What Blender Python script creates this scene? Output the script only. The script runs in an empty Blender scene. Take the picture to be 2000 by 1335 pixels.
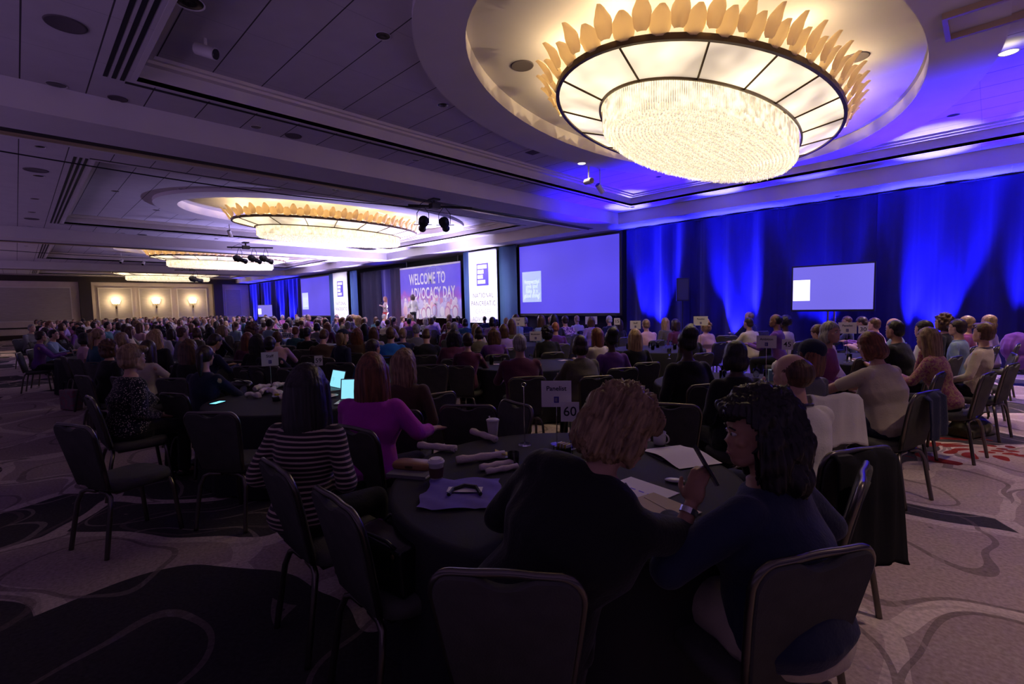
import bpy, bmesh, math, random
import numpy as np
from mathutils import Matrix, Vector
random.seed(7); NR = np.random.RandomState(7)
PI = math.pi
sc = bpy.context.scene
COL = sc.collection
# ---------------------------------------------------------------- camera
FPX, CXP, CYP, CAMH = 950.0, 1000.0, 667.5, 1.65
def _cv(x, y): return np.array([x - CXP, CYP - y, -FPX])
_d1 = _cv(33, 618.5); _d1 /= np.linalg.norm(_d1)
_d2 = _cv(1935, 579.5); _d2 /= np.linalg.norm(_d2)
_Z = np.cross(-_d1, _d2); _Z /= np.linalg.norm(_Z)
_m = _d1 + _d2; _m /= np.linalg.norm(_m)
_n = np.cross(_Z, _m)
if np.dot(_n, _d1) < 0: _n = -_n
ROT = np.stack([-(_m + _n) / math.sqrt(2), (_m - _n) / math.sqrt(2), _Z])
cam = bpy.data.cameras.new('camera'); camo = bpy.data.objects.new('camera', cam); COL.objects.link(camo)
cam.sensor_width = 36; cam.lens = FPX / 2000 * 36; cam.clip_start = 0.05; cam.clip_end = 200
camo.matrix_world = Matrix([list(ROT[0]) + [0], list(ROT[1]) + [0], list(ROT[2]) + [CAMH], [0, 0, 0, 1]])
sc.camera = camo
def at(px, py, z):
    r = ROT @ _cv(px, py); t = (z - CAMH) / r[2]
    return Vector((r[0] * t, r[1] * t, z))
def onY(px, py, Y):
    r = ROT @ _cv(px, py); t = Y / r[1]
    return Vector((r[0] * t, Y, CAMH + r[2] * t))
# ---------------------------------------------------------------- view + world
sc.view_settings.view_transform = 'Standard'; sc.view_settings.look = 'None'
sc.view_settings.gamma = 1; sc.view_settings.use_curve_mapping = False
sc.view_settings.exposure = 0.35
w = bpy.data.worlds.new('world'); sc.world = w; w.use_nodes = True
_nt = w.node_tree; _bg = _nt.nodes['Background']; _tc = _nt.nodes.new('ShaderNodeTexCoord'); _sp = _nt.nodes.new('ShaderNodeSeparateXYZ'); _mr = _nt.nodes.new('ShaderNodeMapRange')
_nt.links.new(_tc.outputs['Generated'], _sp.inputs[0]); _nt.links.new(_sp.outputs[2], _mr.inputs[0]); _nt.links.new(_mr.outputs[0], _bg.inputs[1])
_mr.inputs[1].default_value = -.22; _mr.inputs[2].default_value = .0; _mr.inputs[3].default_value = 1.0; _mr.inputs[4].default_value = .034
_bg.inputs[0].default_value = (0.40, 0.25, 0.66, 1)      # added violet fill, stronger below the horizon to brighten the ceiling
try:
    sc.cycles.max_bounces = 5; sc.cycles.diffuse_bounces = 3; sc.cycles.glossy_bounces = 2
    sc.cycles.transmission_bounces = 4; sc.cycles.sample_clamp_indirect = 4; sc.cycles.sample_clamp_direct = 0
    sc.cycles.caustics_reflective = False; sc.cycles.caustics_refractive = False
except Exception: pass
# ---------------------------------------------------------------- lights
def light(kind, loc, energy, color, target=None, angle=60, blend=.6, size=0.0, sizey=None):
    l = bpy.data.lights.new('lamp_light', kind); l.energy = energy; l.color = color
    o = bpy.data.objects.new('lamp_light', l); COL.objects.link(o); o.location = loc
    if kind == 'SPOT':
        l.spot_size = math.radians(angle); l.spot_blend = blend; l.shadow_soft_size = size
    elif kind == 'POINT': l.shadow_soft_size = size
    if kind == 'AREA':
        l.size = size
        if sizey: l.shape = 'ELLIPSE'; l.size_y = sizey
    if target is not None:
        d = Vector(target) - Vector(loc); o.rotation_euler = d.to_track_quat('-Z', 'Y').to_euler()
    return o
L0, L1, L2 = 4.30, 4.68, 5.0       # beam underside, tile ceiling, tray ceiling
WALLY, ENDX = 15.2, -49.4
CH = [(-3.45, 8.3), (-17.1, 8.3), (-30.7, 8.3), (-44.3, 8.3)]   # chandelier centres
WARM = (1.0, .72, .38); BLUE = (.012, .012, 1.0); WASH = (.42, .36, 1.0)
WARMD = (1.0, .66, .42)
for i, (x, y) in enumerate(CH):     # chandelier light: below the crystal and in the cove behind the leaves
    for dy in (-1.2, 1.2): light('SPOT', (x, y + dy, 4.06), 22.0, WARMD, target=(x, y + dy, 0), angle=165, blend=1, size=0)
    for k in range(12):
        a = k * PI / 6 + .13
        light('POINT', (x + 1.72 * math.cos(a), y + 3.15 * math.sin(a), 4.80), (14.0 if i < 2 else 14.0), WARM, size=0)
UPX = [-47.5, -44.3, -41.2, -38.9, -8.15, -5.4, -3.3, -.95, .9]
for x in UPX:                       # blue LED fixtures at the foot of the drapes
    e = 330 if x < -30 else {-8.15: 420, -5.4: 430, -3.3: 150, -.95: 520, .9: 240}[x]
    for dx in (-.34, 0, .34): light('SPOT', (x + dx, 14.90, .24), e * 15, BLUE, target=(x + dx * 1.3, 15.20, 3.3), angle=(24 if dx else 46), blend=.8, size=.03)
    light('SPOT', (x, 14.80, .26), e * (11 if x > -30 else 4), (.20, .19, 1.0), target=(x, 13.45, 4.9), angle=19, blend=.9, size=.04)
    if x > -30: light('SPOT', (x, 14.3, .26), e * 15.0, (.02, .004, 1.0), target=(x + .3, 12.2, 4.9), angle=50, blend=1, size=.04)
for x, e in ((-16.4, 2400), (-30.2, 2000)):   # white wash on the two banners, from the hung bars
    light('SPOT', (x - .3, 8.2, 3.9), e, (.92, .90, 1.0), target=(x, 15.0, 2.4), angle=34, blend=.9, size=.05)
for x, e in ((-18.3, 620), (-23.2, 760), (-28.0, 640), (-32.5, 260)):    # upward spots added to put a glow on the soffit and bays
    light('SPOT', (x, 14.25, .75), e * 32, (.46, .40, 1.0), target=(x + .2, 11.6, 4.9), angle=84, blend=1, size=.1)
for x in (-16.6, -19.4, -26.0): light('SPOT', (x, 12.7, .3), 3200, (.60, .54, 1.0), target=(x, 14.3, 4.5), angle=44, blend=1, size=.1)  # further upward spots added for the soffit glow
light('SPOT', (-21, 7.5, 4.2), 700, (1, .97, .95), target=(-21, 15, 2.5), angle=48, blend=.8, size=.05)
light('SPOT', (-10.3, 7.8, 3.85), 1300, (1, .93, .88), target=(-22.5, 14, 1.7), angle=22, blend=.5, size=.05)
for x, y, z, e, c in ((.12, 9.52, 4.80, 190, (1, .72, .46)), (-6.98, 9.55, 4.93, 40, (1, .8, .6)), (-.1, 12.1, 4.55, 620, (1, .70, .46)), (-31.6, -.4, 4.6, 260, (1, .72, .55)), (1.7, 3.6, 4.6, 210, (1, .68, .60)), (1.9, 8.0, 4.6, 210, (1, .66, .62)), (1.2, -1.6, 4.6, 120, (1, .66, .62))):  # includes unseen spots out of view, added to brighten the right floor
    light('SPOT', (x, y, z), e, c, target=(x, y, 0), angle=80, blend=.7, size=.04)
# ---------------------------------------------------------------- mesh builder
class MB:
    def __init__(s): s.v = []; s.f = []; s.m = []; s.mi = 0
    def add(s, vs, fs):
        b = len(s.v); s.v.extend([tuple(p) for p in vs]); s.f.extend([tuple(b + i for i in f) for f in fs]); s.m.extend([s.mi] * len(fs)); return s
    def box(s, x0, x1, y0, y1, z0, z1):
        return s.add([(x0,y0,z0),(x1,y0,z0),(x1,y1,z0),(x0,y1,z0),(x0,y0,z1),(x1,y0,z1),(x1,y1,z1),(x0,y1,z1)],
                     [(0,3,2,1),(4,5,6,7),(0,1,5,4),(1,2,6,5),(2,3,7,6),(3,0,4,7)])
    def loft(s, rings, cap=True, closed=True):   # rings: lists of equal length
        n = len(rings[0]); vs = [p for r in rings for p in r]; fs = []
        for k in range(len(rings) - 1):
            for i in range(n if closed else n - 1):
                j = (i + 1) % n; fs.append((k*n+i, k*n+j, (k+1)*n+j, (k+1)*n+i))
        if cap and closed: fs.append(tuple(range(n))[::-1]); fs.append(tuple((len(rings)-1)*n + i for i in range(n)))
        return s.add(vs, fs)
    def tube(s, pts, r, n=8, cap=True):
        pts = [Vector(p) for p in pts]; rs = r if isinstance(r, (list, tuple)) else [r] * len(pts)
        rings = []; up = None
        for i, p in enumerate(pts):
            d = (pts[min(i+1, len(pts)-1)] - pts[max(i-1, 0)])
            if d.length < 1e-9: d = Vector((0,0,1))
            d.normalize()
            if up is None:
                up = Vector((0,0,1)) if abs(d.z) < .9 else Vector((1,0,0))
            u = d.cross(up).normalized(); v_ = u.cross(d).normalized(); up = v_
            rings.append([p + u * (rs[i]*math.cos(2*PI*k/n)) + v_ * (rs[i]*math.sin(2*PI*k/n)) for k in range(n)])
        return s.loft(rings, cap)
    def lathe(s, prof, n=24, c=(0,0,0), rx=1, ry=1, cap=False):
        rings = [[(c[0]+rx*r*math.cos(2*PI*k/n), c[1]+ry*r*math.sin(2*PI*k/n), c[2]+z) for k in range(n)] for r, z in prof]
        return s.loft(rings, cap)
    def ell(s, c, r, M=None, nu=14, nv=9):
        rings = []
        for i in range(nv + 1):
            t = PI * (i + .0) / nv; t = min(max(t, .06), PI - .06)
            ring = []
            for k in range(nu):
                a = 2*PI*k/nu
                p = Vector((r[0]*math.sin(t)*math.cos(a), r[1]*math.sin(t)*math.sin(a), -r[2]*math.cos(t)))
                if M is not None: p = M @ p
                ring.append(p + Vector(c))
            rings.append(ring)
        return s.loft(rings)
    def limb(s, p0, p1, r0, r1, n=12, flat=1.0):
        p0, p1 = Vector(p0), Vector(p1); d = (p1 - p0); L = d.length; d.normalize()
        q = d.to_track_quat('Z', 'Y').to_matrix(); rings = []
        for t, rr, off in ((0,.35,-.8),(0,.8,-.5),(0,1,0),(.5,1,0),(1,1,0),(1,.8,.5),(1,.35,.8)):
            r = (r0*(1-t) + r1*t)
            c = p0 + d*(L*t + off*r)
            rings.append([c + q @ Vector((r*rr*math.cos(2*PI*k/n), r*rr*flat*math.sin(2*PI*k/n), 0)) for k in range(n)])
        return s.loft(rings)
    def prism(s, poly, z0, z1, M=None):
        n = len(poly); a = [Vector((x, y, z0)) for x, y in poly]; b = [Vector((x, y, z1)) for x, y in poly]
        if M is not None: a = [M @ p for p in a]; b = [M @ p for p in b]
        return s.add(a + b, [tuple(range(n))[::-1], tuple(range(n, 2*n))] + [(i, (i+1) % n, n+(i+1) % n, n+i) for i in range(n)])
    def xf(s, M, start=0):
        s.v[start:] = [tuple(M @ Vector(p)) for p in s.v[start:]]; return s
    def mesh(s, name, mats=None, smooth=False):
        me = bpy.data.meshes.new(name); me.from_pydata(s.v, [], s.f)
        if mats:
            for m in (mats if isinstance(mats, (list, tuple)) else [mats]): me.materials.append(m)
            if isinstance(mats, (list, tuple)) and len(mats) > 1: me.polygons.foreach_set('material_index', s.m)
        bm = bmesh.new(); bm.from_mesh(me); bmesh.ops.recalc_face_normals(bm, faces=bm.faces); bm.to_mesh(me); bm.free()
        if smooth: me.polygons.foreach_set('use_smooth', [True] * len(me.polygons))
        me.update(); return me
    def build(s, name, mats, parent=None, smooth=False, angle=None):
        o = link(name, s.mesh(name, mats, smooth or angle is not None), parent)
        if angle is not None: sharp(o.data, angle)
        return o
def sharp(me, angle):
    bm = bmesh.new(); bm.from_mesh(me)
    for e in bm.edges:
        if len(e.link_faces) == 2 and e.calc_face_angle(0) > math.radians(angle): e.smooth = False
    bm.to_mesh(me); bm.free()
def link(name, data, parent=None):
    o = bpy.data.objects.new(name, data); COL.objects.link(o)
    if parent is not None: o.parent = parent
    return o
def tag(o, label=None, cat=None, group=None, kind=None):
    if label: o['label'] = label
    if cat: o['category'] = cat
    if group: o['group'] = group
    if kind: o['kind'] = kind
    return o
def thing(name, label, cat, loc=(0,0,0), rz=0, group=None, s=1.0):
    o = link(name, None); o.location = loc; o.rotation_euler = (0, 0, rz); o.scale = (s, s, s); o.empty_display_size = .1
    return tag(o, label, cat, group)
def struct(name, mb, mat, parent=None, **k):
    o = mb.build(name, mat, parent, **k)
    if parent is None: o['kind'] = 'structure'
    return o
def copy_tree(o, parent=None):
    c = o.copy(); COL.objects.link(c); c.parent = parent
    for ch in KIDS.get(o.name, []): 
        k = copy_tree(ch, c); KIDS.setdefault(c.name, []).append(k)
    return c
KIDS = {}
def kids(o):
    KIDS[o.name] = [c for c in bpy.data.objects if c.parent == o]
    for c in KIDS[o.name]: kids(c)
# ---------------------------------------------------------------- materials
def mat(name, col, rough=.6, metal=0, spec=.5, emit=None, es=1, alpha=None, trans=0, noise=0, nscale=8, bump=0, bscale=60, sheen=0, ior=1.45):
    m = bpy.data.materials.new(name); m.use_nodes = True; nt = m.node_tree; b = nt.nodes['Principled BSDF']
    b.inputs['Base Color'].default_value = (*col, 1); b.inputs['Roughness'].default_value = rough
    b.inputs['Metallic'].default_value = metal; b.inputs['Specular IOR Level'].default_value = spec
    b.inputs['IOR'].default_value = ior
    if trans: b.inputs['Transmission Weight'].default_value = trans
    if sheen: b.inputs['Sheen Weight'].default_value = sheen
    if alpha is not None: b.inputs['Alpha'].default_value = alpha
    if emit: b.inputs['Emission Color'].default_value = (*emit, 1); b.inputs['Emission Strength'].default_value = es
    if noise or bump:
        tc = nt.nodes.new('ShaderNodeTexCoord')
    if noise:
        n = nt.nodes.new('ShaderNodeTexNoise'); n.inputs['Scale'].default_value = nscale; n.inputs['Detail'].default_value = 5
        r = nt.nodes.new('ShaderNodeMapRange'); r.inputs[1].default_value = .3; r.inputs[2].default_value = .7
        r.inputs[3].default_value = 1 - noise; r.inputs[4].default_value = 1 + noise
        mx = nt.nodes.new('ShaderNodeVectorMath'); mx.operation = 'SCALE'; mx.inputs[0].default_value = col
        nt.links.new(tc.outputs['Object'], n.inputs[0]); nt.links.new(n.outputs['Fac'], r.inputs[0]); nt.links.new(r.outputs[0], mx.inputs['Scale'])
        nt.links.new(mx.outputs[0], b.inputs['Base Color'])
    if bump:
        n = nt.nodes.new('ShaderNodeTexNoise'); n.inputs['Scale'].default_value = bscale; n.inputs['Detail'].default_value = 3
        bp = nt.nodes.new('ShaderNodeBump'); bp.inputs['Strength'].default_value = bump; bp.inputs['Distance'].default_value = .01
        nt.links.new(tc.outputs['Object'], n.inputs[0]); nt.links.new(n.outputs['Fac'], bp.inputs['Height']); nt.links.new(bp.outputs[0], b.inputs['Normal'])
    return m
def nd(nt, kind, **k):
    n = nt.nodes.new(kind)
    for a, v in k.items():
        if a.startswith('i'): n.inputs[int(a[1:])].default_value = v
        else: setattr(n, a, v)
    return n
def math_(nt, op, a, b=None, c=None):
    n = nt.nodes.new('ShaderNodeMath'); n.operation = op
    for i, v in enumerate((a, b, c)):
        if v is None: continue
        if isinstance(v, (int, float)): n.inputs[i].default_value = v
        else: nt.links.new(v, n.inputs[i])
    return n.outputs[0]
def mixc(nt, f, a, b):
    n = nt.nodes.new('ShaderNodeMix'); n.data_type = 'RGBA'
    for sck, v in ((n.inputs[0], f), (n.inputs[6], a), (n.inputs[7], b)):
        if isinstance(v, tuple): sck.default_value = (*v, 1)
        elif isinstance(v, (int, float)): sck.default_value = v
        else: nt.links.new(v, sck)
    return n.outputs[2]
M = {}
def tiles(name, col, sy, sx, faint):       # ceiling tiles: dark seams every sy along Y, fainter ones every sx along X
    m = mat(name, col, .85, noise=.04, nscale=3); nt = m.node_tree; b = nt.nodes['Principled BSDF']
    g = nd(nt, 'ShaderNodeNewGeometry'); s = nd(nt, 'ShaderNodeSeparateXYZ'); nt.links.new(g.outputs['Position'], s.inputs[0])
    def seam(o, step, wd):
        f = math_(nt, 'PINGPONG', math_(nt, 'ADD', o, 100.25), step / 2)
        return math_(nt, 'LESS_THAN', f, wd * .7)
    a = seam(s.outputs[1], sy, .011); c = math_(nt, 'MULTIPLY', seam(s.outputs[0], sx, .006), faint)
    f = math_(nt, 'MAXIMUM', a, c)
    base = b.inputs['Base Color'].links[0].from_socket
    nt.links.new(mixc(nt, f, base, (.06, .05, .05)), b.inputs['Base Color'])
    return m
PL = (.60, .56, .54)
M['tile'] = tiles('ceiling_tile', (.54, .50, .50), .64, 1.25, .35)
M['plaster'] = mat('plaster', PL, .8, noise=.03, nscale=2)
M['trimwhite'] = mat('trim_paint', (.68, .62, .56), .5)
M['slot'] = mat('slot_black', (.012, .012, .014), .6)
M['slotgrey'] = mat('slot_grey', (.2, .2, .2), .5)
M['track'] = mat('track_metal', (.55, .42, .25), .35, .6)
M['wallpaper'] = mat('wallpaper', (.62, .52, .44), .8, noise=.04, nscale=5)
M['column'] = mat('column_wood', (.035, .022, .018), .5)
M['darkwood'] = mat('dark_wood', (.03, .018, .014), .4)
M['brass'] = mat('bronze', (.10, .065, .03), .4, .6)
M['metal'] = mat('chair_metal', (.16, .145, .13), .3, .9)
M['chrome'] = mat('chrome', (.6, .6, .62), .15, 1)
M['black'] = mat('black_metal', (.01, .01, .011), .45)
M['blackmatte'] = mat('black_cloth', (.012, .012, .014), .95, spec=.2)
# ---------------------------------------------------------------- floor carpet
m = mat('carpet', (.4, .33, .3), .95, spec=.15); nt = m.node_tree; b = nt.nodes['Principled BSDF']
g = nd(nt, 'ShaderNodeNewGeometry')
wr = nd(nt, 'ShaderNodeTexNoise', i2=.55, i3=2.0); nt.links.new(g.outputs['Position'], wr.inputs[0])
sb = nd(nt, 'ShaderNodeVectorMath', operation='SUBTRACT'); nt.links.new(wr.outputs['Color'], sb.inputs[0]); sb.inputs[1].default_value = (.5, .5, .5)
scl = nd(nt, 'ShaderNodeVectorMath', operation='SCALE'); nt.links.new(sb.outputs[0], scl.inputs[0]); scl.inputs['Scale'].default_value = 1.9
P = nd(nt, 'ShaderNodeVectorMath', operation='ADD'); nt.links.new(g.outputs['Position'], P.inputs[0]); nt.links.new(scl.outputs[0], P.inputs[1])
def vor(scale, feature='F1', off=0):
    mp = nd(nt, 'ShaderNodeMapping'); nt.links.new(P.outputs[0], mp.inputs[0]); mp.inputs[1].default_value = (off, off * .7, 0)
    mp.inputs[2].default_value = (0, 0, .6 + off)
    v = nd(nt, 'ShaderNodeTexVoronoi', feature=feature); v.voronoi_dimensions = '2D'; v.inputs['Scale'].default_value = scale; nt.links.new(mp.outputs[0], v.inputs['Vector'])
    return v
v1 = vor(.74); v2 = vor(.74, 'DISTANCE_TO_EDGE'); v3 = vor(1.25, 'F1', 3.3)
cell = nd(nt, 'ShaderNodeSeparateColor'); nt.links.new(v1.outputs['Color'], cell.inputs[0])
dark = math_(nt, 'GREATER_THAN', cell.outputs[0], .56)
dark2 = math_(nt, 'MULTIPLY', dark, math_(nt, 'GREATER_THAN', v2.outputs['Distance'], .055))
edge = math_(nt, 'LESS_THAN', v2.outputs['Distance'], .05)
rings = math_(nt, 'LESS_THAN', math_(nt, 'PINGPONG', v1.outputs['Distance'], .16), .014)
rings2 = math_(nt, 'LESS_THAN', math_(nt, 'PINGPONG', v3.outputs['Distance'], .21), .017)
c = mixc(nt, cell.outputs[1], (.42, .33, .31), (.31, .24, .235))
c = mixc(nt, edge, c, (.52, .43, .39))
c = mixc(nt, dark2, c, (.052, .047, .052))
c = mixc(nt, math_(nt, 'MULTIPLY', rings, .65), c, (.13, .10, .10))
c = mixc(nt, math_(nt, 'MULTIPLY', rings2, .5), c, (.34, .28, .26))
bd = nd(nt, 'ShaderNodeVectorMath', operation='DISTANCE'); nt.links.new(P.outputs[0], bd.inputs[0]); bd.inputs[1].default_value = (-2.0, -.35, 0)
c = mixc(nt, math_(nt, 'MULTIPLY', math_(nt, 'LESS_THAN', bd.outputs['Value'], 1.75), math_(nt, 'SUBTRACT', 1.0, math_(nt, 'MULTIPLY', rings, .5))), c, (.040, .036, .040))      # a large round dark patch over the near left carpet
red = vor(4.6, 'F1', 9.1)
dmin = None
for q in ((-.30, 7.15, 0), (-15, 3, 0)):
    vd = nd(nt, 'ShaderNodeVectorMath', operation='DISTANCE'); nt.links.new(g.outputs['Position'], vd.inputs[0]); vd.inputs[1].default_value = q
    dmin = vd.outputs['Value'] if dmin is None else math_(nt, 'MINIMUM', dmin, vd.outputs['Value'])
rd = math_(nt, 'MULTIPLY', math_(nt, 'LESS_THAN', red.outputs['Distance'], .30), math_(nt, 'LESS_THAN', dmin, .75))
c = mixc(nt, rd, c, (.20, .02, .02))
fn = nd(nt, 'ShaderNodeTexNoise', i2=45.0, i3=3.0); nt.links.new(g.outputs['Position'], fn.inputs[0])
vm = nd(nt, 'ShaderNodeVectorMath', operation='SCALE'); nt.links.new(c, vm.inputs[0]); nt.links.new(math_(nt, 'ADD', fn.outputs['Fac'], .45), vm.inputs['Scale'])
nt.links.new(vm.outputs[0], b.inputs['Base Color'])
bp = nd(nt, 'ShaderNodeBump'); bp.inputs['Strength'].default_value = .5; bp.inputs['Distance'].default_value = .008
nt.links.new(fn.outputs['Fac'], bp.inputs['Height']); nt.links.new(bp.outputs[0], b.inputs['Normal'])
XE, YN, YF = 6.5, -5.0, 16.4
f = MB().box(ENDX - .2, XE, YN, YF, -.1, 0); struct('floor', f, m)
# ---------------------------------------------------------------- ceiling
beams = [(-8.95, -10.45), (-23.4, -24.9), (-37.6, -39.1), (3.1, 4.6)]
trays = [(-8.05, 1.15), (-21.9, -12.7), (-35.5, -26.3), (-48.3, -40.3)]
TY0, TY1 = 1.3, 13.55; SOF = 14.25
mb = MB(); edges = [XE] + [x for t in trays for x in (t[1], t[0])] + [ENDX]
for i in range(0, len(edges), 2): mb.box(edges[i+1], edges[i], YN, YF, L1, L1 + .06)      # strips between trays
for a, b_ in trays: mb.box(a, b_, YN, TY0, L1, L1 + .06); mb.box(a, b_, TY1, YF, L1, L1 + .06)
ceil = struct('ceiling', mb, M['tile'])
mb = MB()                                                      # soffit along the stage wall
mb.box(ENDX, XE, SOF, YF, L0, L1)
struct('trim_1', mb, M['plaster'])
mb = MB()
for k in range(24): mb.box(-46 + k * 2.2, -45.985 + k * 2.2, SOF + .01, WALLY - .1, L0 - .003, L0)
struct('trim_2', mb, M['trimwhite'])
for i, (a, b_) in enumerate(beams):
    o = struct('trim_%d' % (3 + i), MB().box(b_, a, YN, SOF - .001, L0, L1 - .001), M['plaster'])
    xm = b_ + .42
    MB().box(xm - .09, xm + .09, YN, SOF - .01, L0 - .006, L0 + .001).build('track_recess', M['slot'], o)
    MB().box(xm - .21, xm - .10, YN, SOF - .01, L0 - .03, L0 + .001).build('track_rail', M['track'], o)
N_ = 96
def ring_pts(cx, cy, rx, ry, z, n=N_): return [(cx + rx*math.cos(2*PI*k/n), cy + ry*math.sin(2*PI*k/n), z) for k in range(n)]
def rect_pts(x0, x1, y0, y1, cx, cy, rx, ry, z, n=N_):
    out = []
    for k in range(n):
        a = 2*PI*k/n; dx, dy = rx*math.cos(a), ry*math.sin(a)
        t = min((x1-cx)/dx if dx > 1e-6 else 1e9, (x0-cx)/dx if dx < -1e-6 else 1e9, (y1-cy)/dy if dy > 1e-6 else 1e9, (y0-cy)/dy if dy < -1e-6 else 1e9)
        out.append([cx + dx*t, cy + dy*t, z])
    for X in (x0, x1):
        for Y in (y0, y1):
            k = min(range(n), key=lambda q: (out[q][0]-X)**2 + (out[q][1]-Y)**2); out[k] = [X, Y, z]
    return out
RX, RY, RZ, DOME = 2.75, 4.75, 4.90, 5.14
for i, (a, b_) in enumerate(trays):
    cx, cy = CH[i]; S = struct('trim_%d' % (10 + i), MB().loft([rect_pts(a, b_, TY0, TY1, cx, cy, RX, RY, L2), ring_pts(cx, cy, RX + .3, RY + .3, L2)], cap=False), M['tile'])
    f = MB()      # tray side faces
    f.box(a - .06, a, TY0 - .06, TY1 + .06, L1 - .002, L2 + .05); f.box(b_, b_ + .06, TY0 - .06, TY1 + .06, L1 - .002, L2 + .05)
    f.box(a, b_, TY0 - .06, TY0, L1 - .002, L2 + .05); f.box(a, b_, TY1, TY1 + .06, L1 - .002, L2 + .05)
    f.build('tray_face', M['plaster'], S)
    f = MB()      # stepped moulding at the top of the tray
    for q, (w_, z0, z1) in enumerate(((.17, L2 - .045, L2), (.11, L2 - .085, L2 - .045))):
        f.box(a, a + w_, TY0, TY1, z0, z1); f.box(b_ - w_, b_, TY0, TY1, z0, z1)
        f.box(a + w_, b_ - w_, TY0, TY0 + w_, z0, z1); f.box(a + w_, b_ - w_, TY1 - w_, TY1, z0, z1)
    f.build('stepped_moulding', M['trimwhite'], S)
    f = MB(); zz = L1 - .004
    for d in (.10,): f.box(a - d - .07, a - d, TY0 - d, TY1 + d, zz, L1); f.box(b_ + d, b_ + d + .07, TY0 - d, TY1 + d, zz, L1)
    for k in range(3): f.box(a - .1, b_ + .1, TY0 - .16 - k * .085, TY0 - .115 - k * .085, zz, L1)
    f.build('linear_diffuser', M['slot'], S)
    f = MB()      # lowered plain ring around the oval dome, dome wall and dome ceiling
    ro, r1 = ring_pts(cx, cy, RX + .75, RY + .6, L2 - .001), ring_pts(cx, cy, RX + .75, RY + .6, RZ)
    ri, rt = ring_pts(cx, cy, RX, RY, RZ), ring_pts(cx, cy, RX, RY, DOME)
    f.loft([ro, r1, ri, rt], cap=False); f.add(rt, [tuple(range(N_))])
    f.build('oval_dome', M['plaster'], S, angle=30)
# ---------------------------------------------------------------- end wall
mb = MB().box(ENDX - .2, ENDX, YN, YF, 0, L0 + .4); struct('wall_west', mb, M['wallpaper'])
mb = MB().box(ENDX, XE, 15.95, 16.15, 0, L1); struct('wall_north', mb, M['blackmatte'])
mb = MB().box(ENDX, ENDX + .12, YN, YF, L0 - .10, L0 + .3); struct('trim_20', mb, M['darkwood'])
mb = MB().box(ENDX, ENDX + .05, YN, 3.4, .78, .88); struct('trim_21', mb, M['darkwood'])
mb = MB().box(ENDX, ENDX + .04, YN, 3.4, 0, .34); struct('baseboard_west', mb, M['darkwood'])
for k, (y0, y1) in enumerate(((3.45, 4.15), (12.35, 13.05))):
    struct('trim_%d' % (22 + k), MB().box(ENDX, ENDX + .45, y0, y1, 0, L0 - .1), M['column'])
M['panel'] = mat('woven_panel', (.40, .35, .31), .9, noise=.12, nscale=9)
nt = M['panel'].node_tree; nt.nodes['Noise Texture']
mp = nd(nt, 'ShaderNodeMapping'); mp.inputs[3].default_value = (1, .35, 6); tcn = [n for n in nt.nodes if n.type == 'TEX_COORD'][0]
nt.links.new(tcn.outputs['Object'], mp.inputs[0]); nt.links.new(mp.outputs[0], nt.nodes['Noise Texture'].inputs[0])
pan = [(-4.6, 2.95, 'wide'), (4.6, 6.6, 'a'), (7.15, 9.25, 'b'), (9.75, 11.85, 'c'), (13.4, 14.6, 'd')]
for i, (y0, y1, _) in enumerate(pan):
    z0, z1 = 1.35, 3.72
    o = struct('trim_%d' % (30 + i), MB().box(ENDX, ENDX + .02, y0, y1, z0, z1), M['panel'])
    f = MB(); t = .06
    f.box(ENDX, ENDX + .05, y0 - t, y0, z0 - t, z1 + t); f.box(ENDX, ENDX + .05, y1, y1 + t, z0 - t, z1 + t)
    f.box(ENDX, ENDX + .05, y0, y1, z0 - t, z0); f.box(ENDX, ENDX + .05, y0, y1, z1, z1 + t)
    f.build('panel_moulding', M['trimwhite'], o)
M['sconce'] = mat('sconce_glass', (1, .9, .7), .4, emit=(1, .78, .42), es=11)
for nm, y in (('nearest the dark column on the left', 5.6), ('in the middle of the three wall panels', 8.2), ('nearest the blue-lit corner drapes', 10.8)):
    t = thing('wall_sconce', 'lit sconce with glowing shade, %s' % nm, 'wall lamp', (ENDX + .02, y, 2.55), 0, 'sconces on the far panelled wall')
    MB().lathe([(.02, -.42), (.05, -.40), (.045, -.2), (.03, -.12)], 10, (.12, 0, 0), cap=True).build('bracket', M['brass'], t, smooth=True)
    f = MB()
    for s_ in (-1, -.4, .4, 1): f.tube([(.12, 0, -.2), (.13, s_ * .12, -.05), (.13, s_ * .2, .12)], .012, 6)
    f.tube([(0, 0, -.25), (.12, 0, -.25)], .02, 6); f.build('branch', M['brass'], t)
    rr = [[(.06 + .15 * math.cos(a), (.22 + q * .35) * math.sin(a), q) for a in [-PI/2 + PI*k/10 for k in range(11)] ] for q in (-.02, .10, .26)]
    MB().loft(rr + [], closed=False).build('shade', M['sconce'], t, smooth=True)
    light('POINT', (ENDX + .38, y, 2.75), 55, (1, .74, .42), size=.08)
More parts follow.
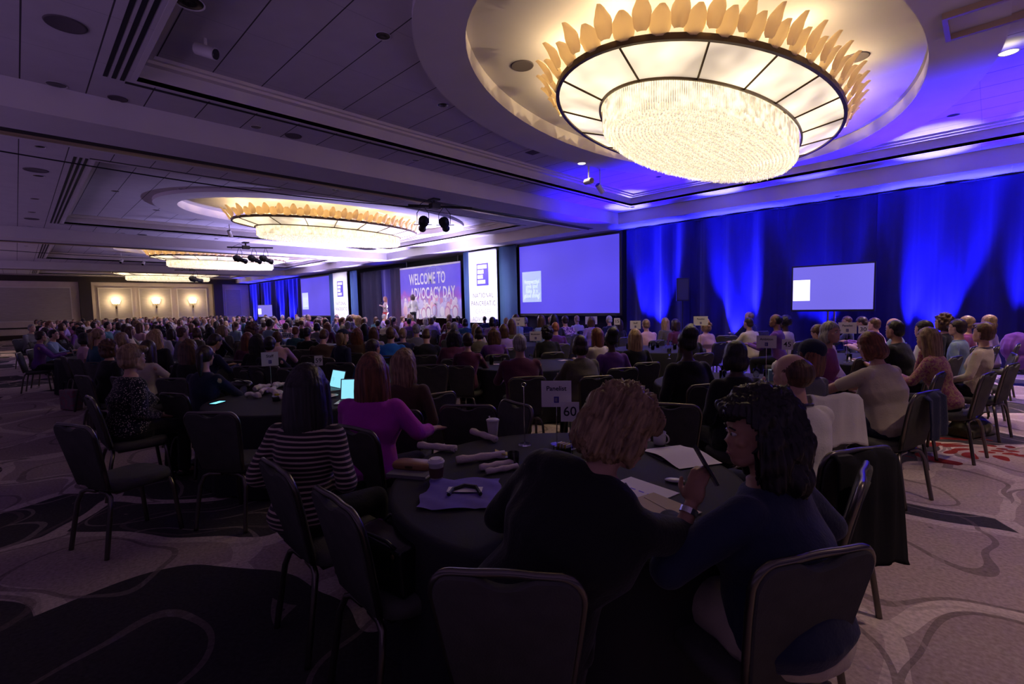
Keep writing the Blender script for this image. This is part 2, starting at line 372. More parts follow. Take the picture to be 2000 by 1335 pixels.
# ---------------------------------------------------------------- chandeliers
def emis(name, col, s, nscale=None, lo=.6):
    m = bpy.data.materials.new(name); m.use_nodes = True; nt = m.node_tree; b = nt.nodes['Principled BSDF']
    b.inputs['Base Color'].default_value = (.8, .72, .55, 1); b.inputs['Roughness'].default_value = .3
    b.inputs['Emission Color'].default_value = (*col, 1); b.inputs['Emission Strength'].default_value = s
    if nscale:
        tc = nd(nt, 'ShaderNodeTexCoord'); n = nd(nt, 'ShaderNodeTexNoise', i2=nscale, i3=2.0); nt.links.new(tc.outputs['Object'], n.inputs[0])
        r = nd(nt, 'ShaderNodeMapRange', i1=.36, i2=.66, i3=lo * s, i4=s * 1.9); nt.links.new(n.outputs['Fac'], r.inputs[0]); nt.links.new(r.outputs[0], b.inputs['Emission Strength'])
    return m
M['glasspan'] = emis('frosted_alabaster', (1, .80, .54), .74, 1.1, .58)
M['crystal'] = emis('lit_crystal', (1, .88, .68), .33, 26, .80); M['fringe'] = emis('lit_crystal_fringe', (1, .86, .62), .46, 9, .55); M['fringe'].cycles.emission_sampling = 'NONE'
M['crystal'].cycles.emission_sampling = 'NONE'
M['crystalback'] = emis('lit_diffuser', (1, .84, .55), .7)
m = mat('leaf_glass', (.9, .78, .52), .5); nt = m.node_tree; b = nt.nodes['Principled BSDF']     # translucent amber glass leaf
tr = nd(nt, 'ShaderNodeBsdfTranslucent', i0=(1.0, .86, .58, 1)); mx = nd(nt, 'ShaderNodeMixShader', i0=.7)
nt.links.new(b.outputs[0], mx.inputs[1]); nt.links.new(tr.outputs[0], mx.inputs[2]); nt.links.new(mx.outputs[0], nt.nodes['Material Output'].inputs[0])
M['leaf'] = m
ORX, ORY, OZ = 1.78, 3.30, 4.60
IRX, IRY, IZ = 1.18, 2.66, 4.45
BZ = 4.12
NP = 16
def oval(rx, ry, z, n): return [(rx*math.cos(2*PI*k/n), ry*math.sin(2*PI*k/n), z) for k in range(n)]
def arc_len_angles(rx, ry, n, off=0):      # equal spacing along the oval
    K = 2000; a = np.linspace(0, 2*PI, K + 1); p = np.stack([rx*np.cos(a), ry*np.sin(a)], 1)
    s = np.r_[0, np.cumsum(np.linalg.norm(np.diff(p, axis=0), axis=1))]
    return np.interp((np.arange(n) + off) / n * s[-1], s, a)
ch_lab = ['large oval crystal chandelier overhead nearest the camera, its glass leaves casting shadows',
          'second oval crystal chandelier, hanging behind the pair of black spotlights',
          'third oval crystal chandelier from the camera, partly behind a black lighting bar',
          'farthest oval crystal chandelier, just in front of the panelled end wall']
ch = thing('chandelier', ch_lab[0], 'chandelier', (CH[0][0], CH[0][1], 0), 0, 'oval ballroom chandeliers')
def bandring(rx, ry, z0, z1, t, n=96):
    return MB().loft([oval(rx, ry, z0, n), oval(rx, ry, z1, n), oval(rx + t, ry + t, z1, n), oval(rx + t, ry + t, z0, n), oval(rx, ry, z0, n)], cap=False)
bandring(ORX, ORY, OZ - .025, OZ + .05, .05).build('outer_ring', M['brass'], ch)
bandring(IRX, IRY, IZ - .03, IZ + .03, .03).build('inner_ring', M['brass'], ch)
angs = arc_len_angles(ORX, ORY, NP, .3)
for k in range(NP):
    a0, a1 = angs[k], angs[(k+1) % NP] + (2*PI if k == NP-1 else 0); f = MB()
    r0 = [(ORX*math.cos(a), ORY*math.sin(a), OZ) for a in np.linspace(a0, a1, 8)]; r1 = [((IRX+.03)*math.cos(a), (IRY+.03)*math.sin(a), IZ) for a in np.linspace(a0, a1, 8)]
    f.loft([r0, r1], closed=False).build('glass_panel', M['glasspan'], ch, smooth=True)
    MB().tube([(ORX*math.cos(a0), ORY*math.sin(a0), OZ - .01), ((IRX+.02)*math.cos(a0), (IRY+.02)*math.sin(a0), IZ - .01)], .014, 6).build('rib', M['brass'], ch)
# crystal rods hanging in closing rows, backed by a lit diffuser
f = MB(); f.add([(0, 0, IZ - .02)] + oval(IRX - .02, IRY - .02, IZ - .02, 48), [(0, 1 + k, 1 + (k+1) % 48) for k in range(48)]); f.build('lit_diffuser', M['crystalback'], ch)
f = MB()
for row in range(19):
    t = row / 19; rx, ry = (IRX - .03) * (1 - t) , (IRY - .03) - (IRX - .03) * t * 1.02
    top = IZ - .02; bot = BZ + (.0 if row else .045) - .012 * math.sin(row * 1.9)
    if row > 1: top = bot + .10
    f.mi = 1 if row < 2 else 0
    n = max(20, int((2 * PI * math.sqrt((rx*rx + ry*ry)/2)) / (.031 if row < 3 else .05)))
    for a in arc_len_angles(rx, ry, n, random.random()):
        x, y = rx*math.cos(a), ry*math.sin(a); r = .0085 if row < 3 else .014; zb = bot + random.uniform(-.012, .012)
        q = random.random() * 2; vs = []
        for z, rr in ((top, r), (zb + .015, r), (zb, r * .3)):
            for j in range(4): vs.append((x + rr*math.cos(q + j*PI/2), y + rr*math.sin(q + j*PI/2), z))
        f.add(vs, [(j + 4*l, (j+1) % 4 + 4*l, (j+1) % 4 + 4*(l+1), j + 4*(l+1)) for l in (0, 1) for j in range(4)] + [(8, 9, 10, 11)])
tag(f.build('crystal_rods', [M['crystal'], M['fringe']], ch), kind='stuff')
# leaves: alternate large front and small back leaves standing on the outer ring
def leaf_mesh(h, wd):
    f = MB(); rings = []
    for i in range(9):
        t = i / 8; ww = wd * math.sin(PI * min(.97, (t*.90 + .08)) ** .9) ** .65 * (1 + .07 * math.sin(t * 14))
        ww = max(ww, .012)
        rings.append([(ww * s_, .10 * t * t + .035 * (1 - (s_ * s_)) , h * t) for s_ in (-1, -.5, 0, .5, 1)])
    back = [[(x, y + .006, z) for x, y, z in r] for r in rings]
    f.loft(rings, closed=False); n0 = len(f.v); f.loft(back, closed=False)
    return f.mesh('leaf', M['leaf'], True)
lf, ls = leaf_mesh(.29, .135), leaf_mesh(.34, .105)
cf = MB()
for i in range(5): cf.prism([(-.035 + .006*i, 0), (.035 - .006*i, 0), (.0, .03)], 0, .008, Matrix.Translation((0, 0, .012 * i)) @ Matrix.Rotation(PI/2, 4, 'X'))
calyx = cf.mesh('calyx', M['brass'])
for kind, n, off, r, me_, tilt in (('f', 44, 0, .02, lf, .38), ('b', 44, .5, .10, ls, .30)):
    for a in arc_len_angles(ORX, ORY, n, off):
        nx, ny = math.cos(a) / ORX, math.sin(a) / ORY; L = math.hypot(nx, ny); th = math.atan2(ny / L, nx / L)
        o = link('glass_leaf', me_, ch); o.location = (ORX*math.cos(a) + r*nx/L, ORY*math.sin(a) + r*ny/L, OZ + (.03 if kind == 'f' else .06)); o.rotation_euler = (-tilt, 0, th - PI/2)
        if kind == 'f': c_ = link('calyx', calyx, o); c_.location = (0, -.015, 0)
MB().tube([(0, 0, IZ), (0, 0, DOME)], .05, 10).build('stem', M['brass'], ch)
f = MB()
for s_ in (-1, 1):
    for X, Y in ((0, 2.0), (.9, .9), (-.9, .9)): f.tube([(X, s_ * Y, IZ), (X * .95, s_ * Y, DOME)], .02, 6)
f.build('hanger', M['brass'], ch)
kids(ch)
for i in (1, 2, 3):
    c = copy_tree(ch); c.location = (CH[i][0], CH[i][1], 0); c['label'] = ch_lab[i]
# ---------------------------------------------------------------- drapes
M['drape'] = mat('navy_drape', (.014, .010, .055), .85, spec=.3, sheen=.3)
M['drapeblk'] = mat('black_drape', (.010, .009, .016), .9, spec=.3)
M['drapeteal'] = mat('slate_drape', (.035, .075, .16), .8, spec=.3)
def drape(x0, x1, y, z1, m, label, seed=0, amp=.12, z0=.02):
    r = np.random.RandomState(seed + 11); n = int((x1 - x0) / .028) + 2; xs = np.linspace(x0, x1, n)
    ph = np.cumsum(r.uniform(.16, .55, n)) * .62; off = amp * np.sin(ph) * r.uniform(.75, 1.0) + .03 * np.sin(ph * .31 + seed) + .035 * np.sin(xs * 2.1 + seed)
    rings = []
    for t in np.linspace(0, 1, 7):
        k = .55 + .45 * (1 - t)
        rings.append([(float(x), float(y + o * k), z0 + (z1 - z0) * t) for x, o in zip(xs, off)])
    f = MB().loft(rings, closed=False)
    o = f.build('drape', m, None, smooth=True); tag(o, label, 'curtain', 'pipe and drape curtains round the stage wall')
    MB().tube([(x0, y, z1 + .01), (x1, y, z1 + .01)], .018, 6).build('top_rod', M['black'], o)
    return o
DZ = 4.24
rx = [-9.25, -6.9, -4.35, -2.1, .55, 3.2, 6.2]
dl = ['navy floor to ceiling drape, lit blue, right beside the big right projection screen', 'navy drape lit blue behind the two bald men, between loudspeaker and flat screen',
      'mostly unlit dark drape just behind the large flat screen television', 'navy drape brightly lit blue to the right of the flat screen television',
      'navy drape in dim blue light at the right edge of the picture', 'navy drape beyond the right edge']
for i in range(len(rx) - 1): drape(rx[i], rx[i+1], WALLY + (.0 if i % 2 else .05), DZ, M['drape'], dl[i], i)
drape(-15.5, -14.45, 15.0, DZ + .02, M['drapeteal'], 'slate blue drape between the right white banner and the right projection screen', 20, .07)
drape(-17.95, -17.45, 15.0, DZ + .02, M['drapeteal'], 'narrow slate blue drape on the left of the right white banner', 21, .07)
drape(-29.15, -28.3, 15.05, 4.1, M['drapeteal'], 'narrow slate blue drape on the right of the left white banner', 22, .07)
drape(-32.1, -31.3, 15.05, 4.1, M['drapeteal'], 'slate blue drape between left projection screen and left white banner', 23, .07)
drape(-28.3, -25.9, 15.3, 3.95, M['drapeblk'], 'black backdrop drape to the left of the woman in red trousers', 24)
drape(-25.9, -24.7, 15.3, 3.95, M['drape'], 'blue-lit backdrop drape right behind the woman in red trousers', 25)
drape(-24.7, -23.5, 15.2, 3.95, M['drapeblk'], 'black backdrop drape on the left of the welcome backdrop', 26)
drape(-18.25, -17.95, 15.3, 3.9, M['drape'], 'narrow blue drape on the right of the welcome backdrop', 27)
drape(-14.45, -9.25, 15.4, 4.25, M['drapeblk'], 'black masking drape around the big right projection screen', 28, .03)
drape(-37.4, -32.1, 15.4, 4.1, M['drapeblk'], 'black masking drape around the left projection screen', 29, .03)
for i, (a, b_) in enumerate(((-49.2, -46.2), (-46.2, -42.8), (-42.8, -40.0), (-40.0, -37.4))):
    drape(a, b_, 15.25, 4.15, M['drape'], ['navy drape in the far left corner beside the panelled wall', 'navy drape lit blue just left of the small far television', 'navy drape lit blue just right of the small far television', 'dark navy drape beside the left projection screen'][i], 40 + i)
light('SPOT', (-25.3, 14.5, .9), 260, BLUE, target=(-25.3, 15.3, 3.6), angle=50, blend=.8, size=.04)
light('SPOT', (-18.1, 14.7, .9), 60, BLUE, target=(-18.1, 15.3, 3.6), angle=40, blend=.8, size=.04)
for i, x in enumerate(UPX):
    t = thing('uplight', 'black LED uplight bar below %s' % (['the far left corner drape', 'the drape left of the small far television', 'the drape right of the small far television', 'the drape by the left screen', 'the drape beside the big right screen', 'the drape behind the two bald men', 'the drape behind the flat screen television', 'the drape right of the television', 'the drape at the right edge'][i]), 'light', (x, 14.86, 0), 0, 'uplights along the drapes')
    MB().box(-.45, .45, -.08, .08, 0, .03).build('base', M['black'], t)
    for dx in (-.34, 0, .34): MB().lathe([(.06, .04), (.07, .08), (.07, .17), (.055, .18)], 14, (dx, 0, 0), cap=True).build('lamp_head', M['black'], t)
# ---------------------------------------------------------------- text helper
def text_mesh(name, s, size, m, parent, loc, rot, align='CENTER', ext=.002, sx=1, off=0, sp=1, lsp=1):
    c = bpy.data.curves.new(name, 'FONT'); c.body = s; c.size = size; c.align_x = align; c.align_y = 'CENTER'; c.extrude = ext; c.offset = off
    c.space_character = sp; c.space_line = lsp; c.resolution_u = 3
    o = bpy.data.objects.new('tmp', c); COL.objects.link(o); dg = bpy.context.evaluated_depsgraph_get(); dg.update()
    me = bpy.data.meshes.new_from_object(o.evaluated_get(dg)); bpy.data.objects.remove(o); me.materials.clear(); me.materials.append(m)
    r = link(name, me, parent); r.location = loc; r.rotation_euler = rot; r.scale = (sx, 1, 1)
    return r
FACE = (PI/2, 0, 0)         # text upright, readable from -Y
# ---------------------------------------------------------------- banners
M['banner'] = mat('banner_white', (.93, .93, .93), .7); M['navyink'] = mat('violet_ink', (.06, .04, .32), .6)
M['greyink'] = mat('grey_ink', (.10, .08, .13), .6); M['paleink'] = mat('pale_ink', (.50, .50, .54), .6)
def banner(x0, x1, z0, z1, y, lab):
    t = thing('banner', lab, 'banner', ((x0+x1)/2, y, 0), 0, 'white banners on either side of the stage'); w_ = (x1-x0)/2
    MB().box(-w_, w_, 0, .03, z0, z1).build('panel', M['banner'], t)
    MB().tube([(-w_, .015, z1), (w_, .015, z1)], .03, 8).build('top_rail', M['paleink'], t)
    for s_ in (-1, 1): MB().tube([(s_*(w_-.1), .06, 0), (s_*(w_-.1), .06, z1)], .02, 6).build('support_pole', M['black'], t)
    k = w_ / .94; zt = z1 - .55
    MB().box(-.40*k, .40*k, -.006, 0, zt - 1.0, zt).build('logo_square', M['navyink'], t)
    f = MB()
    for i, l in enumerate((.72, .48, .42, .60)): f.box(-.33*k, (-.33 + l*.86)*k, -.010, -.006, zt - .235 - i*.225, zt - .07 - i*.225)
    f.build('logo_bars', M['banner'], t)
    for i, s_ in enumerate(('PANCREATIC', 'CANCER', 'ACTION', 'NETWORK')):
        text_mesh('logo_lettering', s_, .115*k, M['navyink'], t, (-.31*k, -.011, zt - .155 - i*.225), FACE, 'LEFT', .0005, sx=.86)
    for i, (s_, m_) in enumerate((('NATIONAL', 'greyink'), ('PANCREATIC', 'greyink'), ('CANCER', 'paleink'), ('ADVOCACY', 'paleink'), ('DAY', 'paleink'))):  # lower lines in paler ink, their glare-washed look put into the colour
        text_mesh('lettering', s_, .30*k, M[m_], t, (0, -.004, z1 - 2.0 - i*.36), FACE, 'CENTER', .0005, sx=.85, sp=1.1)
banner(-17.4, -15.52, .95, 4.18, 14.9, 'tall white banner with violet logo on the right of the welcome backdrop')
banner(-31.25, -29.3, 1.0, 4.08, 14.9, 'tall white banner with violet logo on the left of the stage beside the left screen')
# ---------------------------------------------------------------- projection screens
def slide(name, col, s, grad=.25):
    m = bpy.data.materials.new(name); m.use_nodes = True; nt = m.node_tree; b = nt.nodes['Principled BSDF']
    b.inputs['Base Color'].default_value = (.02, .02, .02, 1); b.inputs['Emission Strength'].default_value = s
    tc = nd(nt, 'ShaderNodeTexCoord'); n = nd(nt, 'ShaderNodeTexNoise', i2=.45, i3=1.0); nt.links.new(tc.outputs['Object'], n.inputs[0])
    nt.links.new(mixc(nt, n.outputs['Fac'], tuple(c * (1 - grad) for c in col), tuple(min(1, c * (1 + grad)) for c in col)), b.inputs['Emission Color'])
    return m
M['slide'] = slide('projected_violet', (.088, .06, .78), .8); M['slidebox'] = emis('projected_pale_blue', (.33, .46, .80), .8)
M['slidetext'] = emis('projected_text', (.62, .80, .98), .82); M['tvblue'] = slide('tv_violet', (.17, .14, .76), .8, .3); M['tvwhite'] = emis('tv_white', (1, 1, 1), 1.0)
def screen(x0, x1, z0, z1, y, lab):
    t = thing('projection_screen', lab, 'screen', ((x0+x1)/2, y, 0), 0, 'projection screens'); w_ = (x1-x0)/2
    f = MB(); f.box(-w_-.10, -w_, 0, .06, z0-.1, z1+.1); f.box(w_, w_+.10, 0, .06, z0-.1, z1+.1); f.box(-w_, w_, 0, .06, z0-.1, z0); f.box(-w_, w_, 0, .06, z1, z1+.1)
    f.build('frame', M['black'], t)
    MB().box(-w_, w_, .01, .04, z0, z1).build('screen_surface', M['slide'], t)
    H_ = z1 - z0; W_ = 2*w_
    MB().box(-w_+.03*W_, -w_+.245*W_, .004, .0095, z0+.17*H_, z0+.62*H_).build('slide_box', M['slidebox'], t)
    for i, s_ in enumerate(('Respectful', 'give and', 'take is a', 'good thing!')):
        text_mesh('slide_text', s_, .25*H_/2.8, M['slidetext'], t, (-w_+.138*W_, .003, z0 + H_*(.47 - i*.068)), FACE, 'CENTER', .0005, sx=.8, off=.006)
    f = MB()
    for s_ in (-1, 1): f.tube([(s_*(w_-.2), .1, 0), (s_*(w_-.2), .1, z0)], .03, 6)
    f.build('support_leg', M['black'], t)
screen(-14.38, -9.48, 1.35, 4.16, 15.15, 'large projection screen with a violet slide on the right of the stage')
screen(-37.1, -32.2, 1.3, 4.03, 15.15, 'projection screen with a violet slide on the far left of the stage')
def tv(x0, x1, z0, z1, y, rz, lab):
    t = thing('television', lab, 'television', ((x0+x1)/2, y, 0), rz); w_ = (x1-x0)/2
    f = MB(); f.box(-w_-.035, w_+.035, 0, .05, z0-.05, z1+.035); f.build('housing', M['black'], t)
    MB().box(-w_, w_, -.004, 0, z0, z1).build('display', M['tvblue'], t)
    MB().box(-w_+.012*w_, -w_+.46*w_, -.007, -.004, z0+(z1-z0)*.21, z0+(z1-z0)*.70).build('slide_box', M['tvwhite'], t)
    f = MB()
    for s_ in (-.07, .07): f.tube([(s_, .08, .05), (s_, .08, z0+.3)], .028, 8)
    f.build('stand_pole', M['chrome'], t)
    MB().box(-.4, .4, -.2, .4, 0, .05).build('stand_base', M['black'], t)
tv(-3.68, -1.98, 1.42, 2.50, 14.15, 0.0, 'large flat screen television on a twin pole stand before the blue drapes')
tv(-43.9, -42.0, 1.25, 2.2, 14.5, .25, 'small far television on a stand in the left corner drapes')
t = thing('loudspeaker', 'black loudspeaker on a pole in front of the blue drapes left of the flat television', 'loudspeaker', (-6.85, 14.55, 0), .5)
MB().box(-.18, .18, -.17, .17, 1.72, 2.42).build('cabinet', M['black'], t); MB().box(-.16, .16, -.182, -.17, 1.75, 2.39).build('grille', mat('grille', (.06, .06, .07), .5, .5), t)
MB().tube([(0, 0, .1), (0, 0, 1.72)], .02, 8).build('pole', M['black'], t)
for k in range(3):
    a = k*2*PI/3; MB().tube([(0, 0, .7), (.45*math.cos(a), .45*math.sin(a), .02)], .012, 6).build('leg', M['black'], t)
# ---------------------------------------------------------------- stage and welcome backdrop
t = thing('stage', 'low black stage platform in front of the welcome backdrop', 'stage', (-23.2, 13.9, 0))
MB().box(-5.2, 5.2, -1.3, 1.0, .54, .6).build('deck', M['black'], t); MB().box(-5.2, 5.2, -1.32, -1.3, 0, .54).build('skirt', M['blackmatte'], t)
bx0, bx1, bz0, bz1 = -23.42, -18.2, 1.15, 3.88
m = bpy.data.materials.new('backdrop_print'); m.use_nodes = True; nt = m.node_tree; b = nt.nodes['Principled BSDF']; b.inputs['Roughness'].default_value = .6
tc = nd(nt, 'ShaderNodeTexCoord'); s_ = nd(nt, 'ShaderNodeSeparateXYZ'); nt.links.new(tc.outputs['Object'], s_.inputs[0])
n = nd(nt, 'ShaderNodeTexNoise', i2=1.6, i3=4.0); nt.links.new(tc.outputs['Object'], n.inputs[0])
hz = math_(nt, 'ADD', s_.outputs[2], math_(nt, 'MULTIPLY', math_(nt, 'SUBTRACT', n.outputs['Fac'], .5), 1.3))
cr = nd(nt, 'ShaderNodeValToRGB'); cr.color_ramp.elements[0].position = 0; cr.color_ramp.elements[0].color = (.62, .60, .72, 1)
cr.color_ramp.elements[1].position = 1; cr.color_ramp.elements[1].color = (.20, .16, .66, 1)
for p_, c_ in ((.30, (.50, .46, .70, 1)), (.42, (.36, .12, .42, 1)), (.52, (.16, .12, .55, 1)), (.70, (.14, .11, .58, 1))):
    e = cr.color_ramp.elements.new(p_); e.color = c_
nt.links.new(nd(nt, 'ShaderNodeMapRange', i1=bz0, i2=bz1).outputs[0], cr.inputs[0]); nt.links.new(hz, nt.nodes['Map Range'].inputs[0]); nt.links.new(cr.outputs[0], b.inputs['Base Color'])
t = thing('welcome_backdrop', 'wide printed backdrop reading WELCOME TO ADVOCACY DAY over a crowd picture', 'backdrop', ((bx0+bx1)/2, 15.05, 0)); w_ = (bx1-bx0)/2
MB().box(-w_, w_, 0, .04, bz0, bz1).build('printed_panel', m, t)
M['white'] = mat('white_ink', (.88, .87, .85), .6)
MB().box(-w_, w_, -.004, 0, bz1-.09, bz1).build('top_border', M['white'], t)
for s2, z, w2 in (('WELCOME TO', 3.17, .60), ('ADVOCACY DAY', 2.42, .60)):
    text_mesh('lettering', s2, .80, M['white'], t, (-1.72 if s2[0] == 'W' else -1.62, -.006, z), FACE, 'LEFT', .001, sx=.58, off=.018, sp=1.06)
M['ribink'] = mat('dome_ink', (.42, .44, .78), .6)
f = MB(); cxd = .45
for k in range(17):
    a = PI * (k + .5) / 17; f.box(cxd + .78*math.cos(a) - .012, cxd + .78*math.cos(a) + .012, -.005, 0, 3.2, 3.2 + .52*math.sin(a) + .02)
for rr in (.54, .60):
    f.tube([(cxd + 1.45*rr*math.cos(a), -.002, 3.2 + rr*math.sin(a)) for a in np.linspace(.1, PI-.1, 20)], .010, 4)
f.build('dome_print', M['ribink'], t)
pr = random.Random(5); skins = [(.80, .62, .58), (.85, .78, .80), (.62, .30, .42), (.9, .88, .86), (.7, .66, .82), (.30, .16, .30)]
mats_ = [mat('crowd_print', c, .7) for c in skins]
for row, (zc, n_, sz) in enumerate(((2.05, 13, .15), (1.75, 10, .20), (1.45, 9, .25))):
    for k in range(n_):
        x = -w_ + .25 + (2*w_ - .5) * (k + .5) / n_ + pr.uniform(-.08, .08); z = zc + pr.uniform(-.1, .1); y = -.003 - row*.004
        hm, fm = pr.choice((mats_[5], mats_[2], mats_[4], mats_[3])), pr.choice(mats_[:5])
        for mm, r_, dz, yy, q in ((hm, 1.22, .03, y, 0), (fm, 1, 0, y - .001, 1)):
            poly = [(x + sz*.72*r_*math.cos(a), z + sz*dz*4 + sz*r_*math.sin(a)) for a in np.linspace(0, 2*PI, 17)[:-1]]
            MB().add([(px, yy, pz) for px, pz in poly], [tuple(range(16))]).build('printed_figure', mm, t)
        MB().add([(x-sz*1.3, y, max(bz0, z-sz*2.4)), (x-sz*1.0, y, z-sz*1.2), (x-.3*sz, y, z-sz*.9), (x+.3*sz, y, z-sz*.9), (x+sz*1.0, y, z-sz*1.2), (x+sz*1.3, y, max(bz0, z-sz*2.4))], [tuple(range(6))]).build('printed_figure', pr.choice((mats_[1], mats_[3], mats_[4])), t)
f = MB(); [f.tube([(s3*(w_-.4), .2, 0), (s3*(w_-.4), .2, 4.25)], .03, 6) for s3 in (-1, 1)]; f.build('support', M['black'], t)
# ---------------------------------------------------------------- ceiling fittings
bpy.context.view_layer.update()
def hit(px, py, z):      # where the line of sight meets the built ceiling
    d = Vector(ROT @ _cv(px, py)).normalized(); dg = bpy.context.evaluated_depsgraph_get()
    ok, loc, n, i, o, _ = sc.ray_cast(dg, Vector((0, 0, CAMH)), d)
    while ok and (o.name.startswith(('glass', 'crystal', 'outer', 'inner', 'calyx', 'rib', 'lit_'))): ok, loc, n, i, o, _ = sc.ray_cast(dg, loc + d * .02, d)
    return (loc - d * .001) if ok and loc.z > 4 and n.z < -.5 else at(px, py, z)
def up(p):
    dg = bpy.context.evaluated_depsgraph_get(); ok, loc, n, i, o, _ = sc.ray_cast(dg, p + Vector((0, 0, .1)), Vector((0, 0, 1)))
    while ok and o.name.startswith(('glass', 'crystal', 'outer', 'inner', 'calyx', 'rib', 'lit_', 'housing', 'lens')): ok, loc, n, i, o, _ = sc.ray_cast(dg, loc + Vector((0, 0, .01)), Vector((0, 0, 1)))
    return loc.z if ok and loc.z < 6 else 5.0
M['dl_rim'] = mat('downlight_rim', (.7, .68, .66), .3, .5); M['dl_in'] = mat('downlight_reflector', (.10, .09, .10), .12, .9); M['dl_lit'] = emis('downlight_lamp', (1, .93, .8), 3); M['dl_lit'].cycles.emission_sampling = 'NONE'
def downlight(px, py, z, r, lab, lit=False):
    p = hit(px, py, z); t = thing('downlight', lab, 'ceiling light', p, 0, 'recessed ceiling downlights')
    MB().lathe([(r, 0), (r*1.12, -.008), (r*1.12, -.001), (r*.98, .0)], 20).build('rim', M['dl_rim'], t)
    if lit: MB().lathe([(r*.95, -.004), (.001, -.004)], 20).build('lamp', M['dl_lit'], t)
    else:
        MB().lathe([(r, -.002), (r*.6, -.006), (r*.25, -.003), (.001, -.003)], 20).build('reflector', M['dl_in'], t, smooth=True)
DLS = [(748,70,L2,.085,'dark downlight in the tray between the camera housing and the chandelier'), (865,205,L2,.085,'dark downlight in the tiled tray just left of the oval ring'),
 (500,248,L1,.075,'small blue-tinted downlight under the beam edge left of centre'), (1862,225,RZ+.1,.09,'dark downlight right of the big chandelier, nearest the lit one'), (1800,274,L2,.085,'dark downlight over the white glow right of the big chandelier'),
 (110,165,L1,.10,'downlight in the top left ceiling tiles'), (370,5,L2-.3,.12,'downlight cut by the top edge of the picture at left'), (1286,345,L2,.07,'small dark downlight under the chandelier, by the blue glow'),
 (1019,357,L1,.07,'dark downlight between the two ceiling beams left of the twin projector pods'), (1140,382,L1,.07,'dark downlight below the twin pods'), (1235,404,L1,.07,'dark downlight by the bright corner glow'),
 (812,313,L1,.07,'blue-tinted downlight in the ceiling strip right of centre'), (75,343,L1,.09,'downlight in the left ceiling strip, first of the far column'), (68,388,L1,.09,'downlight in the left ceiling strip, second of the far column'), (62,414,L1,.09,'downlight in the left ceiling strip, third of the far column'), (58,442,L1,.09,'downlight in the left ceiling strip, fourth of the far column'),
 (78,286,L1,.07,'downlight just beyond the dark airwall track at left'), (225,373,L2,.09,'downlight in the second tray at its left end'), (355,369,L2,.09,'downlight in the second tray above the oval ring'), (305,410,L2,.09,'downlight in the second tray left of the oval recess'), (240,455,L1,.08,'downlight in the strip below the second tray'),
 (51,480,L1,.09,'downlight in the third bay at far left'), (165,516,L1,.08,'tiny downlight below the third tray'), (530,370,L2,.07,'downlight in the second tray above the crystal drum'), (655,371,L2,.07,'dark downlight in the second tray near the middle'), (423,466,L1,.07,'tiny downlight beside the small ceiling camera'), (948,439,L2,.07,'dark downlight in the white glowing ceiling of the second tray'), (1852,355,L0,.07,'downlight in the grey soffit at right above the blue drapes'), (1636,383,L0,.07,'downlight in the grey soffit above the flat television')]
for d in DLS: downlight(*d)
for px, py, z, r, l in ((1970,102,L2-.1,.10,'brightly lit warm downlight at the upper right'), (1136,319,L2,.09,'brightly lit downlight left of the chandelier above the twin pods')): downlight(px, py, z, r, l, True)
M['grey'] = mat('speaker_grille', (.10, .08, .085), .9); M['housing'] = mat('housing_white', (.55, .52, .5), .5); M['lens'] = mat('lens', (.01, .01, .012), .05, 0, 1)
for px, py, z, r, l in ((128,47,L1,.17,'round ceiling speaker grille at the top left'), (573,265,L1,.13,'round ceiling speaker grille in the strip left of centre'), (70,332,L1,.19,'round ceiling speaker grille above the far left downlights'), (230,192,L1,.11,'faint round speaker grille by the slotted diffuser'), (62,427,L1,.17,'round ceiling speaker grille low at the far left'), (278,458,L1,.14,'round ceiling speaker grille below the second tray'), (1020,128,DOME,.16,'round speaker in the dome left of the glass leaves'), (1672,112,DOME,.16,'round speaker in the dome right of the glass leaves'), (1618,268,DOME,.16,'round speaker in the dome at its lower right')):
    p = hit(px, py, z); tag(MB().lathe([(r*1.05, 0), (r, -.012), (r*.9, -.006), (.001, -.006)], 28, (p.x, p.y, z - .001)).build('ceiling_speaker', M['grey'], None, smooth=True), l, 'speaker', 'round ceiling speakers')
def pod(px, py, z, aim, lab, r=.07, L=.24):
    p = at(px, py, z); t = thing('projector_pod', lab, 'projector', p, 0, 'white tube projectors under the ceiling'); d = Vector(aim).normalized(); q = p*0
    MB().tube([q - d*L*.5, q + d*L*.5], r, 18).build('housing', M['housing'], t, angle=40)
    MB().tube([q + d*L*.5, q + d*(L*.5 + .012)], r*.86, 18).build('lens', M['lens'], t)
    MB().tube([q, q + Vector((0, 0, up(p) - p.z + .02))], .02, 8).build('mount', M['housing'], t)
pod(402, 100, L2 - .15, (.55, .55, -.25), 'white tube projector in the corner of the nearest ceiling tray')
pod(1150, 354, L1 - .12, (.75, -.25, -.05), 'left one of the twin white tubes on the beam face'); pod(1172, 368, L1 - .14, (-.1, -.7, .62), 'right one of the twin white tubes on the beam face')
pod(449, 456, L1 - .12, (.3, -.3, .6), 'small white tube below the second chandelier, near the left'); pod(687, 476, L1 - .12, (.3, -.3, .6), 'small white tube just under the second crystal drum', .06, .2)
pod(237, 510, L1 - .12, (.5, -.3, -.5), 'tiny white tube left of the third chandelier'); pod(280, 514, L1 - .12, (.5, -.3, -.5), 'tiny white tube right beside the other one by the third chandelier')
def vent(px, py, z, lab, w1=.3, w2=.2):
    p = hit(px, py, z); t = MB().box(p.x-w1, p.x+w1, p.y-w2, p.y+w2, z-.01, z+.001).build('ceiling_vent', M['grey'], None); tag(t, lab, 'vent')
vent(1045, 296, L2, 'small square vent between tray moulding and chandelier', .18, .12)
t = thing('ceiling_hatch', 'framed square hatch cut by the top right corner', 'hatch', at(1960, 5, RZ+.05)); 
